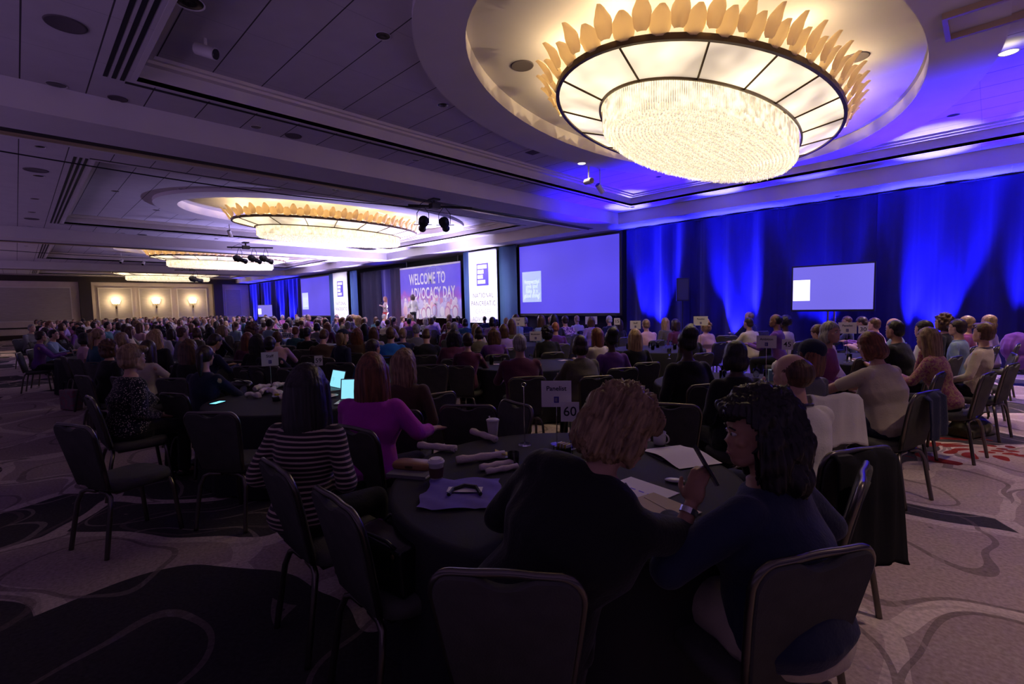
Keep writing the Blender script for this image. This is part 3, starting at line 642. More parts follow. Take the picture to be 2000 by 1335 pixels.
MB().box(-.45, .45, -.3, .3, -.03, 0).build('panel', M['plaster'], t); f = MB(); f.box(-.5, -.45, -.35, .35, -.12, 0); f.box(.45, .5, -.35, .35, -.12, 0); f.box(-.45, .45, -.35, -.3, -.12, 0); f.box(-.45, .45, .3, .35, -.12, 0); f.build('frame', M['track'], t)
# hung lighting bars with black profile spotlights
M['lensb'] = emis('spot_lens', (.45, .95, 1), 3)
def bar(px, py, z, lab, lab2, aims, s=1.0, drop=.55):
    p = at(px, py, z); t = thing('lighting_bar', lab, 'lighting bar', p, 0, 'black lighting bars hung from the beams')
    top = L0 - p.z
    MB().tube([(0, 0, top), (0, 0, -.02)], .03, 8).build('drop_pole', M['black'], t)
    MB().box(-.12, .12, -.1, .1, top - .04, top).build('clamp_plate', M['black'], t)
    MB().tube([(-.28*s, -.56*s, 0), (.42*s, .84*s, 0)], .028, 8).build('cross_bar', M['black'], t)
    MB().box(-.06, .10, -.12, .12, -.06, .06).build('dimmer_box', M['black'], t)
    f = MB(); f.tube([(.05, .0, .02), (.15, -.25, .10), (.1, -.42, .02), (.0, -.5, -.08)], .008, 5); f.build('cable', M['black'], t)
    for k, (ox, oy, aim) in enumerate(aims):
        q = p + Vector((ox*s, oy*s, 0)); u = thing('spotlight', '%s %s' % (('left', 'right', 'lower')[k], lab2), 'spotlight', q + Vector((0, 0, -drop*s)), 0, 'black profile spotlights')
        d = Vector(aim).normalized()
        f = MB(); f.tube([-d*.26*s, -d*.20*s, -d*.02*s, d*.0, d*.2*s, d*.22*s, d*.27*s], [.05*s, .105*s, .115*s, .08*s, .08*s, .095*s, .095*s], 14); f.build('body', M['black'], u, angle=35)
        for g_ in (-.16, -.11, -.06): MB().tube([d*(g_-.008)*s, d*(g_+.008)*s], .125*s, 14).build('cooling_fin', M['black'], u)
        sd = d.cross(Vector((0, 0, 1))).normalized() * .14 * s
        f = MB(); f.tube([sd, sd + Vector((0, 0, .25*s)), Vector((0, 0, drop*s + .02)), -sd + Vector((0, 0, .25*s)), -sd], .009, 5); f.build('yoke', M['black'], u)
        MB().tube([d*.265*s, d*.275*s], .07*s, 14).build('lens', M['lensb'], u)
        MB().tube([d*.05*s - sd*1.6, d*.05*s + sd*1.6], .012*s, 5).build('handle', M['black'], u)
bar(848, 403, 4.12, 'lighting bar with two hanging spotlights in front of the second chandelier', 'spotlight on the bar by the second chandelier', [(-.125, -.25, (-.8, .45, -.3)), (.11, .22, (-.7, .7, -.25))], 1.0, .42)
bar(480, 483, 4.1, 'lighting bar in front of the third chandelier', 'spotlight on the bar by the third chandelier', [(-.1, -.2, (-.3, .9, -.25)), (.12, .24, (-.3, .9, -.3)), (.30, .60, (-.2, .95, -.35))], 1.0, .45)
bar(375, 527, 4.1, 'lighting bar in front of the farthest chandelier', 'spotlight on the bar by the farthest chandelier', [(.05, .1, (-.3, .9, -.2))], 1.35, .4)
for y_, s0, s1, lab in ((.3, (0, 295), (845, 407), 'long thin black cable sagging across the ceiling from the left to the first lighting bar'), (.2, (0, 488), (480, 505), 'thin black cable across the far ceiling bays to the second lighting bar')):
    a, b_ = at(s0[0], s0[1], L0 - .05), at(s1[0], s1[1], 4.2); pts = [a.lerp(b_, k/16) + Vector((0, 0, -.12*math.sin(PI*k/16))) for k in range(17)]
    tag(MB().tube(pts, .012, 5).build('hanging_cable', M['black'], None), lab, 'cable')
t = thing('exit_box', 'small amber box on the ceiling right of the first lighting bar', 'box', at(902, 400, L1 - .08)); MB().box(-.13, .13, -.08, .08, -.09, .09).build('housing', M['track'], t); MB().box(-.10, .10, -.085, -.08, -.06, .06).build('face', M['brass'], t)
# ---------------------------------------------------------------- people generator
def rot(rx=0, ry=0, rz=0): return (Matrix.Rotation(rz, 3, 'Z') @ Matrix.Rotation(ry, 3, 'Y') @ Matrix.Rotation(rx, 3, 'X'))
def fuse(mb, voxel, smooth=3, name='body', m=None, adapt=None):      # union of overlapping closed pieces into ONE continuous surface
    me = mb.mesh('tmp'); o = bpy.data.objects.new('tmp', me); COL.objects.link(o)
    r = o.modifiers.new('r', 'REMESH'); r.mode = 'VOXEL'; r.voxel_size = voxel; r.adaptivity = 0
    if smooth: s = o.modifiers.new('s', 'SMOOTH'); s.factor = .5; s.iterations = smooth
    dg = bpy.context.evaluated_depsgraph_get(); dg.update()
    out = bpy.data.meshes.new_from_object(o.evaluated_get(dg)); out.name = name
    bpy.data.objects.remove(o); bpy.data.meshes.remove(me); out.materials.clear()
    if m is not None: out.materials.append(m)
    out.polygons.foreach_set('use_smooth', [True] * len(out.polygons)); return out
def verts(me):
    a = np.empty(len(me.vertices) * 3); me.vertices.foreach_get('co', a); return a.reshape(-1, 3)
def setv(me, a): me.vertices.foreach_set('co', np.ascontiguousarray(a).ravel()); me.update()
_FR = NR.uniform(-1, 1, (24, 3)); _PH = NR.uniform(0, 6.28, 24)
def wob(p, f):        # cheap smooth noise on points
    return sum(np.sin(p @ (_FR[i] * f * (1 + i * .35)) + _PH[i]) / (1 + i * .35) for i in range(8)) / 3.0
class Pose:
    def __init__(s, **k):
        s.lean = .12; s.side = 0; s.twist = 0; s.girth = 1.0; s.sh = 1.08; s.hy = 0; s.hp = 0; s.hr = 0; s.neck = 0; s.seat = .47
        s.arms = 'table'; s.stand = False; s.female = False; s.L = None; s.R = None; s.legs = None; s.sleeve = 1.0; s.tall = 1.0; s.fingers = False
        s.__dict__.update(k)
def pose_frames(p):
    hz = .90 if p.stand else p.seat + .10
    pel = Vector((0, 0, hz)); T = rot(0, 0, p.twist) @ rot(-p.lean, p.side, 0)
    chest = pel + T @ Vector((0, .0, .40 * p.tall)); neckb = pel + T @ Vector((0, -.015, .535 * p.tall))
    HM = rot(0, 0, p.hy) @ rot(-p.hp, p.hr, 0)
    nb = rot(0, 0, p.twist) @ rot(-p.lean * .8 - p.neck, p.side, 0)
    head = neckb + nb @ Vector((0, .02, .10)) + HM @ Vector((0, .012, .075))
    return pel, T, chest, neckb, HM, head
def hand(f, wr, d, palm, curl=.5, s=1.0, mirror=1, fine=True):   # wrist, finger direction, palm normal
    d = Vector(d).normalized(); pn = Vector(palm).normalized(); pn = (pn - d * pn.dot(d)).normalized(); u = d.cross(pn).normalized() * mirror
    c = Vector(wr) + d * .045 * s
    B = Matrix((u, d, pn)).transposed()
    f.ell(c, (.040*s, .052*s, .017*s), B, 12, 8)
    if not fine:
        f.limb(c + d*.03*s, c + d*.085*s + pn*.02*s*curl*2, .030*s, .018*s, 8, .6); f.limb(c + u*.03*s, c + u*.055*s + d*.035*s, .013*s, .010*s, 8); return
    for k, (off, ln) in enumerate(((-.028, .062), (-.010, .076), (.009, .080), (.027, .070))):
        b = c + u*off*s + d*.038*s; L3 = (ln*.46, ln*.32, ln*.26); a = curl*.55 + k*.03; q = b
        for L_, r0, r1 in zip(L3, (.0092, .0086, .0078), (.0086, .0078, .0066)):
            e = q + (d*math.cos(a) + pn*math.sin(a)) * L_ * s; f.limb(q, e, r0*s, r1*s, 8); q = e; a += curl*.85
    b = c + u*.030*s - d*.022*s; e = b + (u*.75 + d*.55 + pn*.35).normalized()*.038*s; f.limb(b, e, .012*s, .010*s, 8); f.limb(e, e + (u*.3 + d*.8 + pn*.4).normalized()*.030*s, .010*s, .008*s, 8)
def head_shape(f, HM, hc, fem=False):
    def P(x, y, z): return hc + HM @ Vector((x, y, z))
    f.ell(P(0, -.012, .022), (.074, .096, .094), HM, 20, 14)           # skull
    f.ell(P(0, .022, -.035), (.060, .066, .082), HM, 18, 12)           # face
    f.ell(P(0, .052, -.092), (.034, .030, .028), HM, 12, 8)            # chin
    f.limb(P(-.048, .0, -.062), P(-.02, .052, -.096), .024, .022, 8); f.limb(P(.048, .0, -.062), P(.02, .052, -.096), .024, .022, 8)
    f.limb(P(-.034, .068, .020), P(.034, .068, .020), .014, .014, 8)   # brow
    f.loft([[P(a*w_, y - (.012 if a else 0), z) for a in (-1, -.4, .4, 1)] + [P(.3*w_, y - .03, z), P(-.3*w_, y - .03, z)] for w_, y, z in ((.008, .082, .018), (.010, .094, -.004), (.016, .108, -.028), (.013, .090, -.042))])
    f.limb(P(-.018, .080, -.062), P(.018, .080, -.062), .0085, .0085, 8); f.limb(P(-.014, .079, -.074), P(.014, .079, -.074), .0085, .0085, 8)
    for s in (-1, 1):
        f.ell(P(s*.043, .052, -.022), (.022, .022, .022), HM, 10, 7)   # cheek
        E = HM @ rot(0, 0, s*-.35); f.ell(P(s*.074, -.004, -.012), (.010, .020, .032), E, 10, 8)
def torso(f, p, fr, k=0.0, bottom=0, neckhole=False):
    pel, T, chest, neckb, HM, head = fr; g = p.girth
    hips = .165 if p.female else .155; waist = .125 if p.female else .145; bust = .160 if p.female else .165; shl = (.172 if p.female else .195) * p.sh
    prof = [(-.07, hips*.86, .10, 0), (.0, hips, .125, -.01), (.09, (hips+waist)/2, .115, 0), (.20, waist, .10, .01), (.30, bust, .112 + (.015 if p.female else 0), .015), (.40, shl*.95, .105, .0), (.465, shl*.88, .082, -.01), (.505, shl*.58, .068, -.012), (.535, .075, .058, -.01)]
    if not neckhole: prof += [(.56, .052, .052, 0)]
    rings = []
    for z, rx, ry, oy in prof:
        gx = (g if z < .36 else 1 + (g-1)*.45); gy = g ** 1.5 if z < .36 else 1 + (g-1)*.5
        c = pel + T @ Vector((0, oy, z * p.tall))
        rings.append([c + T @ Vector(((rx*gx + k)*math.cos(a), (ry*gy + k)*math.sin(a)*(1.0 if math.sin(a) > 0 else .92), 0)) for a in [2*PI*i/20 for i in range(20)]])
    f.loft(rings)
def arm_pts(p, fr, s):
    pel, T, chest, neckb, HM, head = fr; sh = pel + T @ Vector((s * (.168 if p.female else .19) * p.sh, -.005, .455 * p.tall))
    spec = p.L if s < 0 else p.R
    if spec is not None: return [sh] + [Vector(q) for q in spec]
    if p.stand: return [sh, sh + Vector((s*.06, -.03, -.29)), sh + Vector((s*.04, .12, -.50))]
    R_ = rot(0, 0, p.twist)
    if p.arms == 'table':
        wr = pel + R_ @ Vector((s*.13, .50, .27)); el = pel + R_ @ Vector((s*.27, .27, .22))
    elif p.arms == 'lap': wr = pel + R_ @ Vector((s*.05, .27, .08)); el = pel + R_ @ Vector((s*.27, .0, .19))
    elif p.arms == 'chin' and s > 0: wr = head + HM @ Vector((.045, .06, -.13)); el = pel + R_ @ Vector((.20, .34, .24))
    else: wr = pel + R_ @ Vector((s*.08, .46, .27)); el = pel + R_ @ Vector((s*.27, .24, .22))
    return [sh, el, wr]
def leg_pts(p, fr, s):
    if p.stand: return [Vector((s*.09, 0, .90)), Vector((s*.10, .02, .48)), Vector((s*.11, 0, .09)), Vector((s*.12, .13, .04))]
    if p.legs: return [Vector(q) for q in p.legs[0 if s < 0 else 1]]
    return [Vector((s*.09, .02, p.seat + .10)), Vector((s*.13, .43, p.seat + .07)), Vector((s*.13, .40, .10)), Vector((s*.14, .53, .04))]
def make_person(p, vox=.014, fine=False, skirt=False, collar=False):
    fr = pose_frames(p); pel, T, chest, neckb, HM, head = fr; g = p.girth
    f = MB(); head_shape(f, HM, head, p.female)
    f.limb(neckb - T @ Vector((0, 0, .05)), head + HM @ Vector((0, -.018, -.05)), .056 * (.92 if p.female else 1.06), .050 * (.92 if p.female else 1.06), 14)
    torso(f, p, fr, -.006)
    for s in (-1, 1):
        a = arm_pts(p, fr, s); r = (1 + (g-1)*.6)
        f.limb(a[0], a[1], .046*r, .036*r); f.limb(a[1], a[2], .036*r, .024, flat=.9)
        d = (a[2] - a[1]).normalized(); hd = d if not p.stand else d
        spec = p.L if s < 0 else p.R
        pal = Vector((0, 0, -1)) if p.arms != 'chin' else Vector((-s, 0, 0))
        if p.stand: pal = Vector((-s, .3, 0))
        fd = getattr(p, 'Lf' if s < 0 else 'Rf', None)
        if fd: hd, pal, cu = Vector(fd[0]), Vector(fd[1]), fd[2]
        else: cu = .45
        hand(f, a[2], hd, pal, cu, 1.0, -s, fine)
        l = leg_pts(p, fr, s); f.limb(l[0], l[1], .070*g, .050); f.limb(l[1], l[2], .050, .036); f.limb(l[2], l[3], .034, .028)
        f.limb(l[2] - Vector((0, .03, .03)), l[3] + Vector((0, .05, -.012)), .034, .030, flat=.8)
    body = fuse(f, vox * (.45 if fine else .75), 2, 'body')
    # shirt / jacket
    f = MB(); torso(f, p, fr, .012, neckhole=True)
    for s in (-1, 1):
        a = arm_pts(p, fr, s); r = (1 + (g-1)*.6); k = p.sleeve
        f.ell(a[0].lerp(neckb, .10), (.060*r, .056*r, .054*r))
        f.limb(a[0].lerp(neckb, .06), a[1] if k > .45 else a[0].lerp(a[1], .62), .056*r, .050*r)
        if k > .5: e = a[1].lerp(a[2], min(1, (k - .5) * 2 * .93)); f.limb(a[1], e, .050*r, .038*r); f.limb(a[1].lerp(e, .85), e, .041*r, .042*r)
    if getattr(p, 'hump', 0): f.ell(chest + T @ Vector((-.07, -.03, .085)), (.15, .085, .085), T); f.ell(chest + T @ Vector((.06, -.03, .10)), (.12, .08, .075), T)
    top = fuse(f, vox * .8, 7, 'top')
    v = verts(top); v += .006 * np.stack([wob(v, 22), wob(v[:, [1, 2, 0]], 25), 0 * v[:, 0]], 1); setv(top, v)
    # trousers / skirt
    f = MB(); hp = pel
    f.ell(pel + Vector((0, 0 if p.stand else .03, -.03)), ((.165 if p.female else .158)*g + .012, .135*g ** 1.3 + .012, .115))
    for s in (-1, 1):
        l = leg_pts(p, fr, s)
        if skirt and not p.stand: f.limb(l[0], l[1] + Vector((0, .0, -.02)), .095*g, .085, flat=.9); f.limb(l[1], l[1].lerp(l[2], .55), .08, .095)
        else: f.limb(l[0], l[1], .084*g, .064); f.limb(l[1], l[1].lerp(l[2], .96), .064, .055); f.limb(l[1].lerp(l[2], .9), l[1].lerp(l[2], .99), .056, .058)
    if skirt and not p.stand:
        l0, l1 = leg_pts(p, fr, -1), leg_pts(p, fr, 1); f.limb((l0[0]+l1[0])/2, (l0[1]+l1[1])/2, .09, .08); f.limb((l0[1]+l1[1])/2, ((l0[1]+l1[1])/2).lerp((l0[2]+l1[2])/2, .55), .08, .09)
    trou = fuse(f, vox * .9, 3, 'trousers')
    v = verts(trou); v += .005 * np.stack([wob(v, 20), wob(v[:, [1, 2, 0]], 20), 0 * v[:, 0]], 1); setv(trou, v)
    f = MB()
    for s in (-1, 1):
        l = leg_pts(p, fr, s); f.limb(l[2] + Vector((0, -.035, -.045)), l[3] + Vector((0, .06, -.012)), .046, .040, flat=.75)
    shoes = fuse(f, vox, 2, 'shoes')
    HX = Matrix.Translation(head) @ HM.to_4x4()
    return dict(body=body, top=top, trousers=trou, shoes=shoes, HX=HX, topz=(HX @ Vector((0, 0, .135))).z, p=p, head=head, HM=HM)
# ---------------------------------------------------------------- hair (in head space: +Y face, +Z up)
def hair(style, vox=.009, strands=1.0):
    f = MB(); E = f.ell; I = None; cap = [(0, -.018, .026), (.088, .104, .104)]
    ln = dict(bob=1, shoulder=1, long=1, wavy=1, curly=1, mane=1, pony=0, bun=0, short=0, crop=0, pixie=0, afro=0, bald=0, updo=0, fluffy=1).get(style, 0)
    if style == 'crop': cap = [(0, -.016, .026), (.080, .101, .099)]
    if style == 'afro': cap = [(0, -.025, .040), (.118, .122, .122)]
    if style == 'pixie': cap = [(0, -.02, .030), (.094, .108, .108)]
    if style == 'bald':
        E((0, -.036, .010), (.0825, .096, .090))
    else: E(*cap)
    if style in ('short', 'crop', 'pixie'): E((0, -.055, -.03), (.072 if style == 'crop' else .080, .062, .065)); 
    if style == 'pixie':
        for s in (-1, 1): E((s*.06, -.02, -.03), (.032, .06, .055))
        E((.02, .055, .085), (.06, .05, .035))
    if style in ('bob', 'fluffy', 'curly'):
        z = -.055; k = {'bob': 1, 'fluffy': 1.12, 'curly': 1.12}[style]
        E((0, -.055, z + (.015 if style == 'fluffy' else 0)), (.092*k, .072*k, .085*(k if style != 'fluffy' else .92)))
        for s in (-1, 1): E((s*.068, -.005, z + .005 + (.02 if style == 'fluffy' else 0)), (.032*k, .062*k, .085 if style != 'fluffy' else .06)); 
        if style == 'fluffy': E((0, -.02, .05), (.108, .118, .098)); E((.0, .045, .078), (.07, .045, .032)); E((0, -.07, -.02), (.10, .075, .09))
        if style == 'curly':
            r = random.Random(3)
            for i in range(70):
                a, t = r.uniform(0, 2*PI), r.uniform(-.9, 1); q = math.sqrt(1 - t*t)
                x, y, z_ = .100*q*math.cos(a), -.022 + .11*q*math.sin(a), .012 + .115*t
                if y > .055 and z_ < .06: continue
                E((x, y, z_), (.026, .026, .026), None, 8, 6)
    if style == 'mane':
        E((0, -.02, .05), (.108, .120, .10)); E((0, -.07, -.03), (.115, .085, .12)); E((0, -.075, -.12), (.12, .07, .08)); E((.0, .06, .075), (.07, .04, .035))
        for s in (-1, 1): E((s*.085, -.02, -.06), (.035, .06, .12))
    if style in ('long', 'wavy', 'shoulder'):
        L = {'long': .36, 'wavy': .30, 'shoulder': .20}[style]; w_ = {'long': .090, 'wavy': .115, 'shoulder': .098}[style]
        rings = [[Vector((.045*math.cos(a), -.035 + .04*math.sin(a), .095)) for a in [2*PI*i/18 for i in range(18)]], [Vector((w_*.86*math.cos(a), -.045 + .068*math.sin(a), .065)) for a in [2*PI*i/18 for i in range(18)]]]
        for t in np.linspace(0, 1, 9):
            z = .03 - L*t; wx = w_ * (1 + .22*math.sin(PI*min(1, t*.9))) * (1 - .35*t**3); wy = .075 - .030*t
            rings.append([Vector((wx*math.cos(a), -.055 - .018*t + wy*math.sin(a), z)) for a in [2*PI*i/18 for i in range(18)]])
        f.loft(rings)
        for s in (-1, 1): f.limb((s*.066, .01, .02), (s*.082, -.005, -.05 - L*.45), .032, .030, 10)
    if style == 'pony':
        f.limb((0, -.10, .045), (0, -.135, .02), .032, .034); f.limb((0, -.135, .02), (0, -.135, -.12), .036, .032); f.limb((0, -.135, -.12), (.0, -.12, -.24), .032, .012)
    if style in ('bun', 'updo'):
        E((0, -.06, .125), (.062, .058, .052)); E((0, -.06, -.02), (.074, .06, .06))
        if style == 'updo': E((0, -.07, .10), (.085, .075, .07)); E((.03, -.03, .15), (.05, .05, .04))
    me = fuse(f, vox, 2, 'hair'); v = verts(me)
    # hairline: pull the front-lower part back inside the head
    fy = {'crop': .055, 'afro': .07, 'bald': -.02}.get(style, .052); fz = {'crop': .060, 'fluffy': .030, 'bob': .045, 'curly': .05}.get(style, .055)
    msk = (v[:, 1] > fy - np.clip((fz - v[:, 2]), 0, .03) * .8) & (v[:, 2] < fz + .01*np.sin(v[:, 0]*60))
    if not ln: msk |= (v[:, 1] > -.012) & (v[:, 2] < .012) & (np.abs(v[:, 0]) > .03) & (v[:, 1] > -.03 - v[:, 2]*.4)
    if style == 'bald': msk = (v[:, 1] > .030 - .5 * np.clip(v[:, 2], 0, .1)) | ((v[:, 1] > -.01) & (v[:, 2] < -.02))
    msk &= v[:, 2] > -.16
    v[msk] = v[msk] * np.array([.72, .55, 1]) + np.array([0, -.012, 0])
    # strand relief: ridges running down from the crown
    ang = np.arctan2(v[:, 0], -(v[:, 1] + .02)); d = v - np.array([0, -.02, 0]); n_ = d / (np.linalg.norm(d, axis=1, keepdims=True) + 1e-9)
    rid = np.sin(ang * 38 + 5 * wob(v, 14)) * .5 + np.sin(ang * 83 + 7 * wob(v, 20)) * .35
    amp = {'curly': .004, 'afro': .005, 'fluffy': .0085, 'mane': .007, 'wavy': .0035}.get(style, .0022) * strands
    v += n_ * ((rid + (1.6 if style in ('curly', 'afro', 'fluffy', 'wavy', 'mane') else .5) * wob(v, 75)) * amp)[:, None]
    setv(me, v); return me
def hat(style):
    f = MB()
    if style == 'cap':
        f.ell((0, -.012, .045), (.090, .106, .085)); f.ell((0, .13, .055), (.065, .065, .009))
    else: f.ell((0, -.025, .050), (.095, .110, .100)); f.ell((0, -.02, .01), (.093, .106, .045)); f.ell((0, -.08, .06), (.07, .06, .07))
    me = fuse(f, .009, 2, 'hat'); v = verts(me)
    if style == 'cap': 
        k = (v[:, 2] < .035) & (v[:, 1] < .12); v[k] *= np.array([.85, .85, 1]); v[k, 2] = np.maximum(v[k, 2], .02)
    setv(me, v); return me
HAIR = {k: hair(k) for k in ('short', 'crop', 'pixie', 'bob', 'shoulder', 'long', 'wavy', 'curly', 'pony', 'bun', 'updo', 'afro', 'bald', 'fluffy')}
HAT = {k: hat(k) for k in ('cap', 'beanie')}
# ---------------------------------------------------------------- people materials
def hairmat(name, col, col2=None, rough=.42):
    m = mat(name, col, rough, spec=.5); nt = m.node_tree; b = nt.nodes['Principled BSDF']; tc = nd(nt, 'ShaderNodeTexCoord')
    mp = nd(nt, 'ShaderNodeMapping'); mp.inputs[3].default_value = (60, 60, 7); nt.links.new(tc.outputs['Object'], mp.inputs[0])
    n = nd(nt, 'ShaderNodeTexNoise', i2=1.0, i3=4.0); nt.links.new(mp.outputs[0], n.inputs[0])
    c2 = col2 or tuple(min(1, c * 2.0) for c in col); nt.links.new(mixc(nt, nd(nt, 'ShaderNodeMapRange', i1=.35, i2=.7).outputs[0], tuple(c*.6 for c in col), c2), b.inputs['Base Color'])
    nt.links.new(n.outputs['Fac'], nt.nodes['Map Range'].inputs[0])
    bp = nd(nt, 'ShaderNodeBump'); bp.inputs['Strength'].default_value = .6; bp.inputs['Distance'].default_value = .004; nt.links.new(n.outputs['Fac'], bp.inputs['Height']); nt.links.new(bp.outputs[0], b.inputs['Normal'])
    return m
HC = {'black': hairmat('hair_black', (.012, .009, .010)), 'dark': hairmat('hair_dark_brown', (.028, .016, .012)), 'brown': hairmat('hair_brown', (.075, .036, .018)), 'auburn': hairmat('hair_auburn', (.13, .045, .02)),
      'blonde': hairmat('hair_blonde', (.36, .21, .085), (.62, .42, .2)), 'sandy': hairmat('hair_sandy', (.22, .13, .065), (.42, .28, .15)), 'grey': hairmat('hair_grey', (.22, .20, .19), (.45, .42, .40)), 'white': hairmat('hair_white', (.5, .47, .43), (.75, .7, .65)), 'red': hairmat('hair_red', (.32, .09, .03), (.5, .18, .06))}
SK = {'fair': mat('skin_fair', (.56, .33, .24), .5, noise=.06, nscale=9), 'tan': mat('skin_tan', (.42, .23, .15), .5, noise=.06, nscale=9), 'brown': mat('skin_brown', (.19, .09, .055), .5, noise=.06, nscale=9), 'deep': mat('skin_deep', (.075, .037, .026), .45, noise=.06, nscale=9)}
def cloth(name, c, **k): return mat(name, c, .85, spec=.25, bump=.25, bscale=90, sheen=.15, **k)
CL = {'black': cloth('cloth_black', (.012, .012, .014)), 'navy': cloth('cloth_navy', (.015, .018, .05)), 'grey': cloth('cloth_grey', (.16, .16, .17)), 'white': cloth('cloth_white', (.62, .60, .58)), 'cream': cloth('cloth_cream', (.55, .48, .38)),
      'purple': cloth('cloth_purple', (.12, .035, .22)), 'plum': cloth('cloth_plum', (.10, .02, .06)), 'magenta': cloth('cloth_magenta', (.50, .04, .46)), 'blue': cloth('cloth_blue', (.02, .16, .62)), 'paleblue': cloth('cloth_pale_blue', (.20, .28, .42)),
      'pink': cloth('cloth_pink', (.55, .34, .42)), 'teal': cloth('cloth_teal', (.03, .10, .14)), 'olive': cloth('cloth_olive', (.12, .11, .07)), 'brown': cloth('cloth_brown', (.09, .05, .035)), 'red': cloth('cloth_red', (.4, .03, .03)), 'lilac': cloth('cloth_lilac', (.32, .22, .50)), 'mauve': cloth('cloth_mauve', (.30, .07, .20)), 'denim': cloth('cloth_denim', (.022, .028, .065))}
def pattern(name, a, b_, kind, s):
    m = cloth(name, a); nt = m.node_tree; bs = nt.nodes['Principled BSDF']; tc = nd(nt, 'ShaderNodeTexCoord')
    if kind == 'stripe':
        sp = nd(nt, 'ShaderNodeSeparateXYZ'); nt.links.new(tc.outputs['Object'], sp.inputs[0]); f = math_(nt, 'LESS_THAN', math_(nt, 'PINGPONG', math_(nt, 'ADD', sp.outputs[2], 9.0), s), s*.38)
    elif kind == 'dots':
        v = nd(nt, 'ShaderNodeTexVoronoi', i2=s); nt.links.new(tc.outputs['Object'], v.inputs[0]); f = math_(nt, 'LESS_THAN', v.outputs['Distance'], .30)
    elif kind == 'plaid':
        sp = nd(nt, 'ShaderNodeSeparateXYZ'); nt.links.new(tc.outputs['Object'], sp.inputs[0]); f = math_(nt, 'MAXIMUM', math_(nt, 'LESS_THAN', math_(nt, 'PINGPONG', math_(nt, 'ADD', sp.outputs[0], 9.0), s), s*.25), math_(nt, 'LESS_THAN', math_(nt, 'PINGPONG', math_(nt, 'ADD', sp.outputs[2], 9.0), s), s*.25))
    else:
        w_ = nd(nt, 'ShaderNodeTexNoise', i2=s, i3=2.0); w_.inputs['Distortion'].default_value = 2.5; nt.links.new(tc.outputs['Object'], w_.inputs[0]); f = math_(nt, 'GREATER_THAN', w_.outputs['Fac'], .5)
    nt.links.new(mixc(nt, f, a, b_), bs.inputs['Base Color']); return m
CL['stripes'] = pattern('cloth_striped', (.03, .02, .03), (.50, .38, .32), 'stripe', .0125); CL['dots'] = pattern('cloth_speckled', (.010, .010, .018), (.50, .42, .36), 'dots', 62)
CL['plaid'] = pattern('cloth_plaid', (.05, .06, .12), (.40, .38, .45), 'plaid', .03); CL['tiedye'] = pattern('cloth_tiedye', (.10, .03, .22), (.62, .42, .66), 'noise', 9); CL['floral'] = pattern('cloth_floral', (.50, .32, .20), (.35, .10, .18), 'noise', 22)
M['shoe'] = mat('shoe', (.02, .015, .012), .4); M['eye'] = mat('eye_dark', (.02, .015, .012), .2); M['eyew'] = mat('eye_white', (.6, .58, .55), .3); M['lanyard'] = mat('lanyard_ribbon', (.03, .02, .08), .6)
M['lip'] = mat('lips', (.38, .13, .11), .45)
# face details: one small mesh each, shared
f = MB()
f.ell((0, .072, .004), (.0125, .0105, .0085), None, 10, 7); f.mi = 1; f.ell((0, .0815, .004), (.0052, .0026, .0052), None, 8, 6)
eye_me = f.mesh('eye', [M['eyew'], M['eye']], True); f = MB()
for s in (-1, 1): f.tube([(s*.012, .083, .022), (s*.03, .085, .027), (s*.048, .072, .020)], .0032, 5)
brow_me = f.mesh('eyebrows', HC['dark'], True); f = MB()
f.tube([(-.020, .0845, -.068), (0, .0905, -.0665), (.020, .0845, -.068)], [.002, .0048, .002], 6); lip_me = f.mesh('lips', M['lip'], True)
f = MB()
for s in (-1, 1):
    f.tube([(s*.030 + .021*math.cos(a), .099, .002 + .016*math.sin(a)) for a in np.linspace(0, 2*PI, 15)], .0016, 5); f.tube([(s*.051, .098, .006), (s*.076, .07, .01), (s*.078, .0, .006)], .0016, 5)
f.tube([(-.009, .099, .006), (.009, .099, .006)], .0016, 5); glasses_me = f.mesh('glasses', M['black'])
def templates():
    T = {}
    for g_, fem in (('f', True), ('m', False)):
        for nm, k in (('up', dict(lean=.08, arms='lap')), ('tab', dict(lean=.26, arms='table', neck=-.1)), ('back', dict(lean=-.06, arms='lap', hp=-.05)), ('left', dict(lean=.14, arms='table', hy=.45, twist=.15)), ('right', dict(lean=.14, arms='lap', hy=-.45, twist=-.12)), ('down', dict(lean=.34, arms='table', hp=.45)), ('chin', dict(lean=.30, arms='chin', hp=.12))):
            for gi in ((1.0,) if nm not in ('up', 'tab') else (1.0, 1.25)):
                for sl in ((1.0,) if nm not in ('up', 'tab') else (1.0, .4)):
                    p = Pose(female=fem, girth=gi, sleeve=sl, **k); T[(g_, nm, gi, sl)] = make_person(p, .017)
    return T
TP = templates()
def place_part(name, me, parent, m, MX=None):
    o = link(name, me, parent)
    if len(me.materials) == 0: me.materials.append(None)
    o.material_slots[0].link = 'OBJECT'; o.material_slots[0].material = m
    if MX is not None: o.matrix_local = MX
    return o
